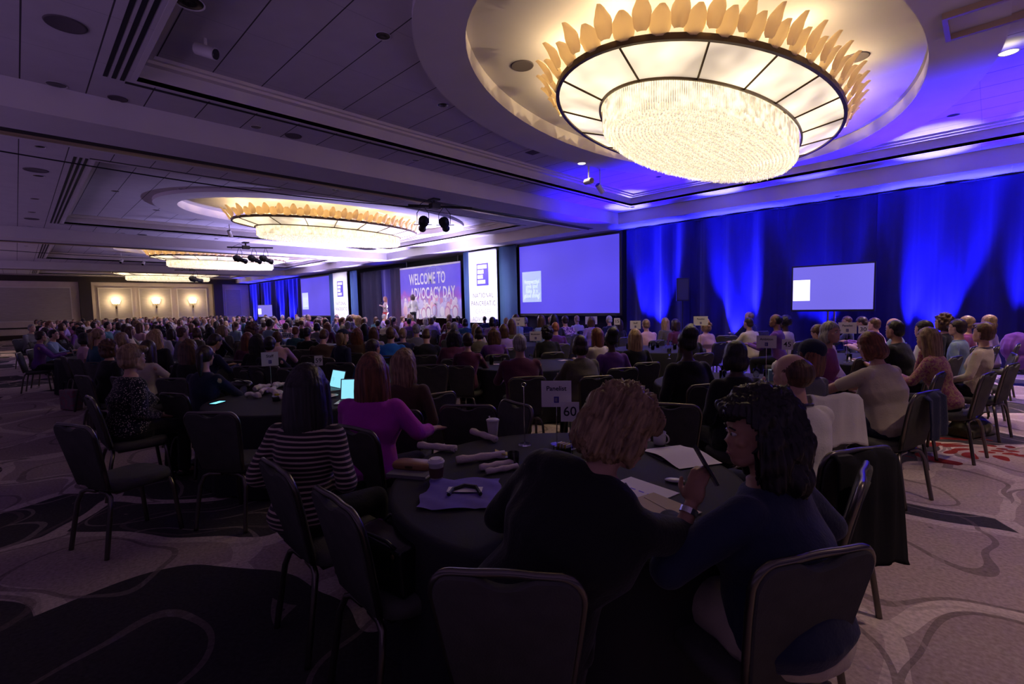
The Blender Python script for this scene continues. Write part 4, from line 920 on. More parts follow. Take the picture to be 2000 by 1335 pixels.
def dress(root, t, hs, hc, skin, top, bot, face=True, glasses=False, hatk=None, lanyard=False, shoes=True, hair_me=None):
    b = place_part('body', t['body'], root, SK[skin]); HX = t['HX']
    place_part('top', t['top'], root, CL[top]); place_part('trousers', t['trousers'], root, CL[bot])
    if shoes: place_part('shoes', t['shoes'], root, M['shoe'])
    if hs: place_part('hair', hair_me or HAIR[hs], root, HC[hc], HX)
    if hatk: place_part('hat', HAT[hatk], root, CL['navy'], HX @ Matrix.Scale(1.03, 4))
    if face:
        for s_ in (-1, 1): o = link('eye', eye_me, b); o.matrix_local = HX @ Matrix.Translation((s_*.030, 0, 0))
        for n_, me in (('eyebrows', brow_me), ('lips', lip_me)):
            o = link(n_, me, b); o.matrix_local = HX
    if glasses: o = link('glasses', glasses_me, root); o.matrix_local = HX
    if lanyard:
        p = t['p']; nb = pose_frames(p)[3]; T = pose_frames(p)[1]; f = MB()
        pts = [nb + T @ Vector((.085*math.cos(a), .0 + .07*math.sin(a), -.005 + .012*math.sin(a)*-1)) for a in np.linspace(-PI*1.0 - .5, .5, 14)]
        f.tube(pts, .008, 5); f.build('lanyard', M['lanyard'], root)
    return root
# ---------------------------------------------------------------- banquet chair
M['fabric'] = mat('chair_fabric', (.085, .085, .080), .9, spec=.2, noise=.10, nscale=14, bump=.3, bscale=160)
M['piping'] = mat('chair_piping', (.10, .09, .085), .7)
def back_outline(n=10):       # half-width w(z) of the back: wide rounded shoulders, narrower at the seat
    pts = []
    for z, w_ in ((.46, .165), (.60, .185), (.75, .205), (.84, .215)): pts.append((w_, z))
    for k in range(1, 7):
        a = PI/2 * k/6; pts.append((.215 - .06*(1 - math.cos(a)), .84 + .075*math.sin(a)))
    return pts
def yb(z): return -.215 - max(0, z - .44) * .20 - .03 * max(0, z - .75)
def make_chair():
    t = thing('banquet_chair', 'x', 'chair'); o_ = back_outline()
    top = [(x, .915 - (.030 * math.cos(x / .08 * PI/2) ** .8 if abs(x) < .08 else 0)) for x in np.linspace(.145, -.145, 17)]
    poly = [(w_, z) for w_, z in o_] + top + [(-w_, z) for w_, z in o_[::-1]]
    f = MB(); n = len(poly); cx_, cz_ = 0, .69
    def ring(k, dy): return [(cx_ + (x - cx_)*k, yb(z) + dy - .010*(1 - (x/.22)**2), cz_ + (z - cz_)*k) for x, z in poly]
    f.loft([ring(.90, .032), ring(.97, .026), ring(.985, .012), ring(.985, -.004), ring(.96, -.012)])
    f.build('backrest', M['fabric'], t, angle=50)
    f = MB(); path = [(x*1.0, yb(z) + .006, max(z, .915) if abs(x) < .14 and z > .88 else z) for x, z in poly]; f.tube(path, .0135, 8); f.build('back_frame', M['metal'], t, smooth=True)
    f = MB(); rings = []
    for z, k in ((.425, .94), (.435, .99), (.46, 1.0), (.482, .97), (.492, .88), (.496, .6)):
        rings.append([(.225*k*math.copysign(abs(math.cos(a))**.55, math.cos(a)), .01 + .215*k*math.copysign(abs(math.sin(a))**.6, math.sin(a)), z) for a in [2*PI*i/28 for i in range(28)]])
    f.loft(rings); f.build('seat', M['fabric'], t, angle=60)
    MB().tube([(-.15, -.16, .415), (.15, -.16, .415), (.15, .16, .415), (-.15, .16, .415), (-.15, -.16, .415)], .011, 6).build('seat_frame', M['metal'], t)
    for s in (-1, 1):
        MB().tube([(s*.03, -.19, .418), (s*.12, -.195, .418), (s*.165, -.205, .40), (s*.19, -.225, .33), (s*.205, -.275, .02), (s*.205, -.278, 0)], .0155, 8).build('leg', M['metal'], t, smooth=True)
        MB().tube([(s*.03, .17, .418), (s*.13, .175, .418), (s*.18, .185, .40), (s*.198, .195, .33), (s*.205, .225, .02), (s*.205, .226, 0)], .0155, 8).build('leg', M['metal'], t, smooth=True)
    return t
CHAIR0 = make_chair(); kids(CHAIR0); _first = [True]; CHAIRS = []
def chair(x, y, rz, label, group=None, s=1.0):
    o = CHAIR0 if _first[0] else copy_tree(CHAIR0); _first[0] = False
    o.location = (x, y, 0); o.rotation_euler = (0, 0, rz); o.scale = (s, s, s); o['label'] = label
    if group: o['group'] = group
    elif 'group' in o: del o['group']
    CHAIRS.append((x, y)); return o
# ---------------------------------------------------------------- round tables
M['cloth_t'] = mat('table_linen', (.030, .030, .034), .85, spec=.3, bump=.15, bscale=200)
def table_mesh(R=.90, H_=.75, seed=0):
    r = random.Random(seed); f = MB(); n = 96; rings = []
    ph = [r.uniform(0, 6.28) for _ in range(3)]
    def wv(a): return math.sin(a*14 + ph[0]) * .6 + math.sin(a*23 + ph[1]) * .4
    for rr, z, k in ((.02, H_, 0), (.6, H_, 0), (.97, H_, 0), (1.0, H_ - .004, 0), (1.008, H_ - .02, 0), (1.01, .55, .012), (1.02, .3, .026), (1.03, .02, .04)):
        rings.append([((R*rr + k*wv(a))*math.cos(a), (R*rr + k*wv(a))*math.sin(a), z) for a in [2*PI*i/n for i in range(n)]])
    f.loft(rings, cap=False); f.add([(0, 0, H_)] + rings[0], [(0, 1 + i, 1 + (i+1) % n) for i in range(n)])
    return f.mesh('tablecloth', M['cloth_t'], True)
TM = [table_mesh(seed=i) for i in range(2)]
tt = MB().lathe([(.001, .70), (.88, .70), (.88, .742), (.001, .742)], 48).mesh('tabletop', M['darkwood'])
TABLES = []
def table(x, y, label, group=None, rz=0):
    t = thing('banquet_table', label, 'table', (x, y, 0), rz, group); link('tabletop', tt, t); link('tablecloth', TM[len(TABLES) % 2], t)
    TABLES.append((x, y)); return t
# ---------------------------------------------------------------- seating the crowd
STG = Vector((-19.5, 15.5, 0))
def face_rz(x, y, tx, ty): return math.atan2(-(tx - x), ty - y)
PPL = []
NEAR_T = [(-5.15, 2.05, 'dark-clothed round table on the left with laptops, napkins and card 59'), (-5.15, 5.62, 'dark-clothed round table before the man in the dark shirt, full of glasses'),
          (-1.98, 5.6, 'dark-clothed round table beside the knitted hat, with the tissue box'), (-1.5, 9.0, 'round table by the floral blouse, with card 30'), (-4.75, 9.0, 'round table beyond the tall black hairdo, with a stemmed glass'),
          (-8.9, 11.2, 'round table in front of the big right screen'), (-12.6, 10.6, 'round table in front of the right white banner')]
def person_at(px, py, zh, hs, hc, skin, top, pose, sex, girth, sleeve, flags, label, rz=None, turn=0.0, seat=True):
    t = TP.get((sex, pose, girth, sleeve)) or TP[(sex, pose, 1.0, 1.0)]
    s = zh / t['topz']; 
    if s > 1.06 or s < .92: s = min(max(s, .92), 1.06)
    z_ = t['topz'] * s
    P_ = at(px, py, z_)
    if P_.y > 12.9: P_ = at(px, py, CAMH - (CAMH - z_) * 12.9 / P_.y)
    best = None
    for k_ in (1, .96, 1.04, .92, 1.08, .88, 1.13, .83, 1.19, .78, 1.26, .72, 1.34):      # slide along the line of sight until the seat is free
        Q_ = at(px, py, CAMH - (CAMH - P_.z) * k_)
        if Q_.y > 13.1: continue
        dm = min([math.hypot(Q_.x - c, Q_.y - e) for _, _, c, e in PPL] + [9]); dt = min(math.hypot(Q_.x - a, Q_.y - b_) for a, b_, _ in NEAR_T)
        sc_ = min(dm / .60, 1) + min(dt / 1.0, 1) * .6 - abs(k_ - 1) * .15
        if best is None or sc_ > best[0] + 1e-6: best = (sc_, Q_)
    P_ = best[1]; s = min(max(P_.z / t['topz'], .92), 1.08)
    r_ = face_rz(P_.x, P_.y, STG.x, STG.y) if rz is None else rz
    r_ += turn
    hx = Matrix.Rotation(r_, 3, 'Z') @ (t['head'] * s)
    root = thing('person', label, 'person', (P_.x - hx.x, P_.y - hx.y, 0), r_, None, s)
    if 'gr' in flags: root['group'] = flags['gr']
    bot = flags.get('bot', 'black')
    dress(root, t, hs, hc, skin, top, bot, face=True, glasses='glasses' in flags, hatk=flags.get('hat'), lanyard='lanyard' in flags)
    PPL.append((root.location.x, root.location.y, P_.x, P_.y))
    if seat: chair(root.location.x, root.location.y, r_, label.replace('person', 'x'), None, s) if False else seat_chair(root, r_, label, s)
    return root
def short(l):
    l = l.split(',')[0]; w_ = l.split(); return ' '.join(w_[:11])
def seat_chair(root, r_, label, s, dy=-.0):
    d = Vector((-math.sin(r_), math.cos(r_), 0)) * dy
    return chair(root.location.x + d.x, root.location.y + d.y, r_, 'grey banquet chair under the ' + short(label), 'occupied banquet chairs', min(s, 1.02))
# px,py,head height | hair style, colour, skin, top, pose, sex, girth, sleeve | turn | extra | label
ROWS = """
400 672 1.32|pony dark fair navy left f 1 1|-.35||person with a low dark ponytail and dusky blue blazer at the left table
370 660 1.32|wavy brown fair black up f 1 1|0||person with wavy brown hair and black top behind the ponytail woman
290 662 1.32|long dark fair cream left f 1 1|-.5||person in cream long sleeves with straight dark hair over the face at left
215 662 1.33|curly brown fair black up f 1.25 1|-.3||person with curly brown hair in black just behind the speckled blouse
188 650 1.32|shoulder auburn tan plum up f 1 1|-.4||person with dull auburn hair between curly brown and black bob heads
165 648 1.32|bob black brown pink up f 1 .4|-.3||person with a black bob and pale pink top at the left aisle
105 642 1.36|crop black fair paleblue tab m 1 1|-.6|glasses|person in a pale blue shirt and glasses, seated at the left aisle edge
62 632 1.42|crop grey fair grey tab m 1 1|-.7||person in a grey shirt, farthest left head of the crowd
80 645 1.34|short dark tan purple left m 1 1|-.5||person in purple with short dark hair at the left aisle
420 652 1.33|short dark tan navy down m 1 1|-.4||person with short dark hair and navy jacket looking down, left of centre
362 634 1.32|wavy grey fair grey up f 1 1|0||person in a grey top with long light brown waves before the wall sconces
336 640 1.32|shoulder dark tan navy up f 1 1|0||person with shoulder-length dark hair, navy top, under the right sconce
303 632 1.32|long dark fair black up f 1 1|0||person with long dark hair just below the middle sconce
385 638 1.32|bob brown fair olive up f 1.25 1|0||person with a round brown bob below the third sconce
412 637 1.32|bob black tan black up f 1 1|0||person with a round black bob right of the brown bob
484 647 1.32|long auburn fair plum up f 1 1|0||person with long reddish hair left of the big black hairdo
504 650 1.33|wavy black brown black up f 1.25 1|0||person with big wavy black hair and black clothes behind the Staff card
527 655 1.31|short black fair black left f 1 1|-.3||person with short black hair leaning behind the big black hairdo
541 646 1.31|pixie brown fair pink left f 1 1|0||person with swept-up brown hair and a pink scarf
559 629 1.33|short brown fair plaid tab m 1.25 1|0||person in a plaid shirt with short brown hair
578 636 1.29|short auburn fair teal up m 1 1|0||person with short auburn hair right of the plaid shirt
600 637 1.33|crop black tan black back m 1 1|0||person with cropped black hair in a black top, arms down
619 629 1.32|bob black tan grey up f 1.25 1|0||person with a black bob and grey top right of the cropped black hair
633 643 1.31|short brown fair brown down m 1.25 1|0||person in a brown top resting forward on the elbows
670 641 1.34|shoulder sandy fair navy right f 1 1|-.5|cap|person in a navy baseball cap and dark jacket
698 639 1.33|wavy auburn fair brown up f 1 1|0||person with long wavy auburn hair beside the navy cap
730 637 1.32|shoulder brown fair cream up f 1 .4|0||person with brown shoulder-length hair in a cream top
712 630 1.32|long black tan navy up f 1 1|0||person with long black hair just left of the cream top
763 637 1.33|short brown fair blue tab m 1.25 .4|0||person in a bright blue shirt
786 639 1.30|short sandy fair navy up m 1 1|.2||person with short sandy hair right of the bright blue shirt
813 631 1.37|short grey fair grey tab m 1.25 .4|0||person in a light grey shirt with thick grey hair, leaning forward
833 642 1.29|short brown fair black down m 1 1|0||person with short brown hair half hidden by the light grey shirt
729 664 1.30|short dark tan teal right m 1 1|-.2||person with a dark tilted head behind the purple top
792 677 1.33|wavy sandy fair brown right f 1 1|-.1||person with long blonde-streaked hair lit blue by a screen
886 640 1.34|wavy black tan plum tab f 1.25 1|0||person with very long black hair and dark plum blouse at the middle table
913 648 1.29|short dark fair plum left f 1 1|-.4||person with short dark hair mostly hidden by the plum blouse
935 636 1.32|bob dark tan olive tab f 1 .4|0||person in a khaki shirt with a dark round bob
964 638 1.33|wavy brown fair purple tab f 1 .4|0||person with long brown waves in a sleeveless dark purple top
984 631 1.33|shoulder brown fair lilac right f 1 1|.2||person in a lilac cardigan with brown hair
1014 650 1.34|short grey tan plum tab m 1.25 1|0||person in a dark shirt with short greying hair, back to the camera
1068 634 1.33|curly black brown black up f 1.25 1|0||person with curly black hair beside the card on a pole
1132 652 1.31|bob dark fair olive tab f 1.25 1|.1||person with a dark bob and dull olive jacket left of the bare shoulder
1164 638 1.31|long auburn tan cream left f 1 .4|.2||person with one bare shoulder and long brown hair
1193 643 1.33|updo black deep purple up f 1 1|0||person in a purple top with piled-up black hair
1239 640 1.34|long blonde fair black up f 1 1|0||person with long straight blonde hair in black
1261 622 1.35|short sandy fair pink tab m 1.25 1|-.1||person in a pale pink shirt with sandy hair behind the blonde hair
1298 619 1.32|long blonde fair olive up f 1 1|0||person with reddish blonde hair in front of the lit blue drape
1318 621 1.32|shoulder dark tan plum up f 1 1|0||person with dark hair just right of the reddish blonde one
1346 632 1.31|bob brown fair black up f 1 1|0||person with a brown bob behind the piled-up black hair
1340 642 1.40|updo black deep black up f 1.25 1|0||person all in black with tall piled-up black hair, centre right
1377 623 1.33|curly blonde fair pink up f 1.25 .4|.1||person with short curly blonde hair and a pink tee
1435 662 1.34|bob black deep black up f 1.25 1|-.1||person in a black hooded top with straight black hair
1461 618 1.35|crop dark tan cream tab m 1.25 1|0||person in a cream shirt with cropped dark hair beyond the card
1462 607 1.42|bald sandy fair navy left m 1 1|-.3||bald pale person in navy before the blue drape
1514 611 1.42|bald black brown purple left m 1 1|.2||bald brown-skinned person in purple facing left
1532 617 1.36|afro black deep cream up m 1 .4|.1||person with short afro hair and cream tee near card 45
1624 625 1.44|bob grey fair mauve right f 1 1|-2.6|sunhead|person with grey hair, sunglasses on the head and a mauve cardigan, facing the camera
1580 664 1.33|shoulder auburn fair grey back f 1.25 1|.2|beanie|person in a dark knitted hat and grey top
1598 634 1.31|short brown fair lilac down m 1.25 1|.2||person in lilac bent forward behind the mauve cardigan
1653 616 1.33|short brown fair navy left m 1 1|.2|glasses|person with glasses just under the flat television pole
1683 618 1.34|short dark tan purple down m 1.25 1|.2||person in a purple hooded top behind card 30
1706 619 1.33|short brown fair pink tab m 1.25 1|.2||person with brown hair and pale shirt right of the purple hooded top
1744 619 1.33|bald white fair paleblue tab m 1 1|.2||person with white hair behind the cropped black hair
1747 623 1.38|crop black tan black tab m 1.25 .4|.1||person with cropped black hair and black polo shirt at right
1803 623 1.37|bob black fair white up f 1 1|.1||person with a smooth dark bob before the blue drape at right
1811 637 1.35|long sandy fair floral chin f 1 .4|.2||person in a floral blouse resting head on hand
1841 611 1.40|curly brown fair black up f 1 1|.1|glasses|person with brown curls and glasses in a black turtleneck
1869 621 1.385|short dark fair paleblue up m 1 1|.1|glasses|person in a pale blue denim shirt and glasses, seen in profile
1887 615 1.37|short sandy fair mauve up f 1 1|.1||person with light reddish hair half hidden behind the pale blue shirt
1920 628 1.36|pixie brown fair cream back f 1 1|.1|lanyard|person in a cream blazer with short brown hair in profile
1930 613 1.38|bob sandy fair lilac up f 1 1|.1||person with a smooth light bob in lilac at the right edge
946 616 1.33|bald black brown navy up m 1 1|0||bald person in front of the foot of the right white banner
969 622 1.32|crop black tan navy up m 1 1|0||person with cropped black hair below the slate drape
908 621 1.33|bob black tan teal up f 1.25 1|0||person with a large round black bob left of the right banner foot
877 627 1.31|short sandy fair plum up f 1 1|0||person with sandy hair left of the large black bob
848 616 1.33|short black brown lilac up f 1 1|0||person with a black round head and lilac top below the backdrop
831 619 1.31|shoulder grey fair grey up f 1 1|0||person with grey hair below the welcome backdrop
988 619 1.34|crop blonde fair cream up m 1 1|0||person with pale blond hair left of the distant cards
1025 618 1.35|short grey fair navy up m 1.25 1|0||person in a navy shirt with grey hair below the big screen
1054 620 1.34|bald grey fair plum up m 1.25 1|0||balding person in plum below the big screen
1075 617 1.34|short red fair olive up m 1 1|0||person with reddish hair below the middle of the big screen
1084 628 1.31|short red fair purple up m 1 1|0||person with bright red hair and purple top
1103 615 1.37|short dark fair tiedye up m 1.25 .4|0||person in a purple tie-dye shirt
1126 615 1.36|crop blonde fair white up m 1 1|0||person in a white shirt with short blond hair
1154 617 1.34|shoulder brown fair lilac right f 1 1|0||person in lilac with brown hair beside the distant card 15
1189 615 1.36|crop white fair navy up m 1 1|0||white-haired person in navy at the corner of the big screen
1206 620 1.33|wavy dark tan black up f 1 1|0||person with wavy dark hair at the corner of the big screen
688 627 1.31|bob grey fair lilac up f 1 1|0||person with a blond-grey bob and lilac top
708 621 1.33|shoulder grey fair grey up f 1 1|0||person with long silver hair
757 621 1.36|bald brown fair cream tab m 1.25 1|0||balding person in a cream shirt left of the stage speakers
738 624 1.32|short dark fair plum up m 1 1|0||person with short dark hair right of the silver hair
657 619 1.34|bald brown fair navy up m 1.25 1|0||balding person below the left white banner
640 628 1.31|wavy auburn fair plum up f 1 1|0||person with auburn waves left of the navy cap
"""
TURNS = {}
for ln in sorted(ROWS.strip().split('\n'), key=lambda l: -float(l.split()[1])):
    a, b_, tn, ex, lab = ln.split('|'); px, py, zh = map(float, a.split()); hs, hc, sk, tp, ps, sx, gi, sl = b_.split()
    fl = {}
    if 'glasses' in ex: fl['glasses'] = 1
    if 'lanyard' in ex: fl['lanyard'] = 1
    if 'cap' in ex: fl['hat'] = 'cap'
    if 'beanie' in ex: fl['hat'] = 'beanie'
    r_ = person_at(px, py, zh, hs, hc, sk, tp, ps, sx, float(gi), float(sl), fl, lab, turn=float(tn or 0))
    if 'sunhead' in ex:
        t = TP[(sx, ps, 1.0, 1.0)]; g_ = link('sunglasses', glasses_me, r_); g_.matrix_local = t['HX'] @ Matrix.Translation((0, -.03, .085)) @ Matrix.Rotation(.7, 4, 'X')
# ---- tables: the visible ones, then the regular rows behind them
table(-1.58, 1.98, 'nearest round table under a dark cloth, with card 60')
for x, y, l in NEAR_T: table(x, y, l, 'round banquet tables')
# ---- far crowd -------------------------------------------------------------
def merge(name, parts, keep=.35):
    bm = bmesh.new(); 
    for i, (me, MX) in enumerate(parts):
        b2 = bmesh.new(); b2.from_mesh(me)
        if MX is not None: b2.transform(MX)
        tmp = bpy.data.meshes.new('t'); b2.to_mesh(tmp); b2.free()
        n0 = len(bm.faces); bm.from_mesh(tmp); bpy.data.meshes.remove(tmp); bm.faces.ensure_lookup_table()
        for f_ in bm.faces[n0:]: f_.material_index = i; f_.smooth = True
    me = bpy.data.meshes.new(name); bm.to_mesh(me); bm.free()
    o = bpy.data.objects.new('tmp', me); COL.objects.link(o); d = o.modifiers.new('d', 'DECIMATE'); d.ratio = keep
    dg = bpy.context.evaluated_depsgraph_get(); dg.update(); out = bpy.data.meshes.new_from_object(o.evaluated_get(dg)); bpy.data.objects.remove(o); bpy.data.meshes.remove(me)
    while len(out.materials) < len(parts): out.materials.append(None)
    out.name = name; return out
FAR = {}
for sex, pose, gi, hs in (('f','up',1.0,'long'),('f','tab',1.0,'bob'),('f','up',1.25,'wavy'),('f','left',1.0,'shoulder'),('f','up',1.0,'curly'),('f','tab',1.25,'bob'),('f','right',1.0,'long'),('f','up',1.0,'pony'),('m','up',1.0,'short'),('m','tab',1.25,'crop'),('m','up',1.0,'bald'),('m','left',1.0,'short'),('m','tab',1.0,'short'),('f','up',1.0,'pixie')):
    t = TP[(sex, pose, gi, 1.0)]; FAR[(sex, pose, gi, hs)] = (merge('seated_figure', [(t['body'], None), (t['top'], None), (t['trousers'], None), (HAIR[hs], t['HX'])], .14), t)
_cp = [(c.data, None) for c in KIDS[CHAIR0.name]]
_fabric = [c for c, n in zip(_cp, KIDS[CHAIR0.name]) if n.name.split('.')[0] in ('backrest', 'seat')]; _met = [c for c, n in zip(_cp, KIDS[CHAIR0.name]) if n.name.split('.')[0] not in ('backrest', 'seat')]
far_chair = merge('banquet_chair', _fabric + _met, .45)
far_chair.materials.clear(); [far_chair.materials.append(m_) for m_ in [M['fabric']] * len(_fabric) + [M['metal']] * len(_met)]
rf = random.Random(12); seats = []
def free(x, y, d=.62): return all((x - a)**2 + (y - b_)**2 > d*d and (x - c)**2 + (y - e)**2 > (d-.06)**2 for a, b_, c, e in PPL)
for i in range(15):
    for j in range(4):
        tx = -7.9 - i * 2.82 + (1.1 if j % 2 else 0); ty = 1.75 + j * 3.05
        if ty > 12.1 or tx < -47.5: continue
        if any((tx - a)**2 + (ty - b_)**2 < 2.6**2 for a, b_ in TABLES): continue
        q = min(((tx + dx, ty + dy) for dx in (0, .4, -.4) for dy in (0, .35, -.35)), key=lambda q: -min((q[0] - a)**2 + (q[1] - b_)**2 for a, b_, _, _ in PPL))
        if min((q[0] - a)**2 + (q[1] - b_)**2 for a, b_, _, _ in PPL) < 1.0: continue
        d = -q[0]
        bay = 'in the near left crowd' if d < 11 else 'under the second chandelier' if d < 22 else 'under the third chandelier' if d < 36 else 'before the sconce wall'
        row = ['aisle side', 'left rows', 'right rows', 'stage side'][j]
        table(q[0], q[1], 'dark-clothed round banquet table in the crowd, %s, %s' % (bay, row), 'round tables, %s, %s' % (bay, row))
        for k in range(9):
            a = 2*PI*k/9 + rf.uniform(-.1, .1) + i; x, y = q[0] + 1.22*math.cos(a), q[1] + 1.22*math.sin(a)
            if y > 13.2 or y < .45: continue
            seats.append((x, y, q[0], q[1], bay, row))
for k in range(40):     # chairs out in the right-hand foreground rows are placed by hand; a few more heads near the stage wall
    pass
seats.sort(key=lambda s: math.hypot(s[0], s[1])); hcw = [('black', .18), ('dark', .26), ('brown', .22), ('sandy', .10), ('blonde', .10), ('grey', .09), ('white', .03), ('auburn', .02)]
tcs = ['black', 'black', 'navy', 'purple', 'lilac', 'plum', 'grey', 'white', 'cream', 'pink', 'paleblue', 'teal', 'olive', 'mauve', 'purple', 'brown']
keys = list(FAR); placed = 0; stuffp = []; hword = {'long': 'long', 'bob': 'bobbed', 'wavy': 'wavy', 'shoulder': 'medium', 'curly': 'curly', 'pony': 'tied-back', 'short': 'short', 'crop': 'cropped', 'bald': 'receding', 'pixie': 'short swept'}
for (x, y, tx, ty, bay, row) in seats:
    if not free(x, y): continue
    key = rf.choice(keys); u = rf.random(); hc = 'dark'
    for c, p_ in hcw:
        u -= p_
        if u < 0: hc = c; break
    tc_ = rf.choice(tcs); sk = rf.choice(['fair', 'fair', 'fair', 'tan', 'brown', 'deep']) if hc in ('black', 'dark') else 'fair'
    me, t = FAR[key]; r1, r2 = face_rz(x, y, STG.x, STG.y), face_rz(x, y, tx, ty); dlt = (r2 - r1 + PI) % (2*PI) - PI; rz = r1 + dlt * .22; s = rf.uniform(.93, 1.05)
    rec = (me, (x, y), rz, s, SK[sk], CL[tc_], CL[rf.choice(['black', 'navy', 'denim'])], HC[hc])
    PPL.append((x, y, x, y))
    if placed < 205:
        lab = 'person, %s %s hair, %s top, %s, %s' % (hword[key[3]], {'dark': 'dark brown'}.get(hc, hc), {'paleblue': 'pale blue'}.get(tc_, tc_), bay, row)
        o = bpy.data.objects.new('person', me); COL.objects.link(o); o.location = (x, y, 0); o.rotation_euler = (0, 0, rz); o.scale = (s, s, s)
        for q, mm in enumerate(rec[4:]): o.material_slots[q].link = 'OBJECT'; o.material_slots[q].material = mm
        tag(o, lab, 'person', 'seated people: ' + lab[8:]); placed += 1
        c = bpy.data.objects.new('banquet_chair', far_chair); COL.objects.link(c); c.location = (x, y, 0); c.rotation_euler = (0, 0, rz)
        tag(c, 'grey banquet chair of a seated guest %s, %s' % (bay, row), 'chair', 'occupied chairs %s, %s' % (bay, row))
    else: stuffp.append(rec)
print('manual', len(PPL) - placed - len(stuffp), 'far', placed, 'stuff', len(stuffp), 'tables', len(TABLES))
if stuffp:      # the last rows before the end wall: more people than one can count
    mats_all = []; bm = bmesh.new(); bc = bmesh.new()
    for me, (x, y), rz, s, *mm in stuffp:
        MX = Matrix.Translation((x, y, 0)) @ Matrix.Rotation(rz, 4, 'Z') @ Matrix.Scale(s, 4); n0 = len(bm.verts); f0 = len(bm.faces); bm.from_mesh(me)
        bm.verts.ensure_lookup_table(); bm.faces.ensure_lookup_table()
        for v_ in bm.verts[n0:]: v_.co = MX @ v_.co
        ids = []
        for m_ in mm:
            if m_ not in mats_all: mats_all.append(m_)
            ids.append(mats_all.index(m_))
        for f_ in bm.faces[f0:]: f_.material_index = ids[min(f_.material_index, 3)]
        n0 = len(bc.verts); bc.from_mesh(far_chair); bc.verts.ensure_lookup_table(); MC = Matrix.Translation((x, y, 0)) @ Matrix.Rotation(rz, 4, 'Z')
        for v_ in bc.verts[n0:]: v_.co = MC @ v_.co
    me = bpy.data.meshes.new('distant_crowd'); bm.to_mesh(me); [me.materials.append(m_) for m_ in mats_all]; tag(link('distant_crowd', me), 'mass of seated people in the farthest rows before the panelled wall', 'crowd', None, 'stuff')
    me = bpy.data.meshes.new('distant_chairs'); bc.to_mesh(me); [me.materials.append(m_) for m_ in far_chair.materials]; tag(link('distant_chairs', me), 'grey banquet chairs of the farthest rows before the panelled wall', 'chairs', None, 'stuff')
# ---------------------------------------------------------------- foreground people
def pt(px, py, d):
    c = np.array([(px - CXP) / FPX * d, (CYP - py) / FPX * d, -d]); r = ROT @ c; return Vector((r[0], r[1], r[2] + CAMH))
def hdg(dx, dy): return math.atan2(-dx, dy)
def local(root, rz, P_): return Matrix.Rotation(-rz, 3, 'Z') @ (Vector(P_) - Vector(root))
def hero(x, y, rz, p, hs, hc, skin, top, bot, label, fine=False, skirt=False, hscale=1.0, vox=.012, hv=None, **k):
    t = make_person(p, vox, fine, skirt); r_ = thing('person', label, 'person', (x, y, 0), rz)
    if hscale != 1 and hs: t['HX'] = t['HX'] @ Matrix.Identity(4)
    hm = hair(hs, .0065, 1.2) if hs and hv is None else hv
    if hm is not None and hscale != 1: v = verts(hm); v *= hscale; v += np.array([0, -.004, -.004]); setv(hm, v)
    c_ = ROT.T @ (np.array(Matrix.Translation((x, y, 0)) @ Matrix.Rotation(rz, 4, 'Z') @ (t['HX'] @ Vector((0, 0, .125 * hscale)))) - np.array([0, 0, CAMH])); print('HERO', label[:40], round(CXP + FPX*c_[0]/-c_[2]), round(CYP - FPX*c_[1]/-c_[2]), round(-c_[2], 2))
    dress(r_, t, hs, hc, skin, top, bot, hair_me=hm, **k); PPL.append((x, y, x, y)); return r_, t
# woman in the black jacket leaning to the right over the table
rz = hdg(-.25, .97)
p = Pose(female=True, hump=1, girth=1.45, sh=1.22, tall=1.08, lean=.34, side=.38, twist=-.1, hy=-.80, hp=.45, neck=.05, sleeve=1.0, L=[(-.20, .20, .84), (.04, .46, .79)], R=[(.50, .34, .84), (.36, .56, .79)])
hero(-1.09, 1.12, rz, p, 'fluffy', 'sandy', 'fair', 'black', 'black', 'person in a black jacket with fluffy light hair, bent over papers in the foreground', hscale=1.10)
# woman in the dark blue top holding the phone
x, y, rz = -.45, 1.75, hdg(-.92, .40); wl = local((x, y, 0), rz, pt(1350, 985, 1.66)); el = local((x, y, 0), rz, pt(1300, 1115, 1.58)); hd_ = local((x, y, 0), rz, pt(1362, 935, 1.66)) - wl
p = Pose(female=True, girth=1.36, sh=1.16, tall=.88, lean=.18, side=.0, twist=.30, hy=1.05, hp=.08, sleeve=.62, L=[el, wl], R=[(.34, .10, .80), (.16, .34, .70)])
p.Lf = (tuple(hd_), (.8, .3, -.2), .75)
HOLD, ht = hero(x, y, rz, p, 'mane', 'black', 'tan', 'denim', 'cream', 'person in a dark blue top with thick black hair, holding up a phone', fine=True, skirt=True, hscale=1.13)
wristw = Matrix.Rotation(rz, 3, 'Z') @ wl + Vector((x, y, 0)); dirw = (pt(1362, 935, 1.66) - wristw).normalized()
f = MB(); e2 = pt(1300, 1115, 1.58); ax_ = (wristw - e2).normalized(); f.tube([wristw - ax_*.035, wristw - ax_*.015], .030, 16)
tag(f.build('wristwatch', M['chrome'], None), 'silver wristwatch on the raised wrist of the phone holder', 'watch')
ph = thing('mobile_phone', 'black mobile phone held in the raised hand in the foreground', 'phone', wristw + dirw * .125 + Vector((.012, .02, .01)), rz + 1.2)
ph.rotation_euler = (-.5, .35, rz + .9)
MB().box(-.036, .036, -.004, .004, -.073, .073).build('case', M['black'], ph); MB().box(-.033, .033, -.0046, -.004, -.068, .068).build('screen', M['lens'], ph)
# woman in the striped top
rz = hdg(-.30, .95)
p = Pose(female=True, girth=1.05, tall=.93, lean=.18, arms='lap', hy=.5, twist=.28, sleeve=.95)
hero(-2.56, .99, rz, p, 'long', 'black', 'tan', 'stripes', 'black', 'person in a striped top with very long straight black hair', hscale=1.12)
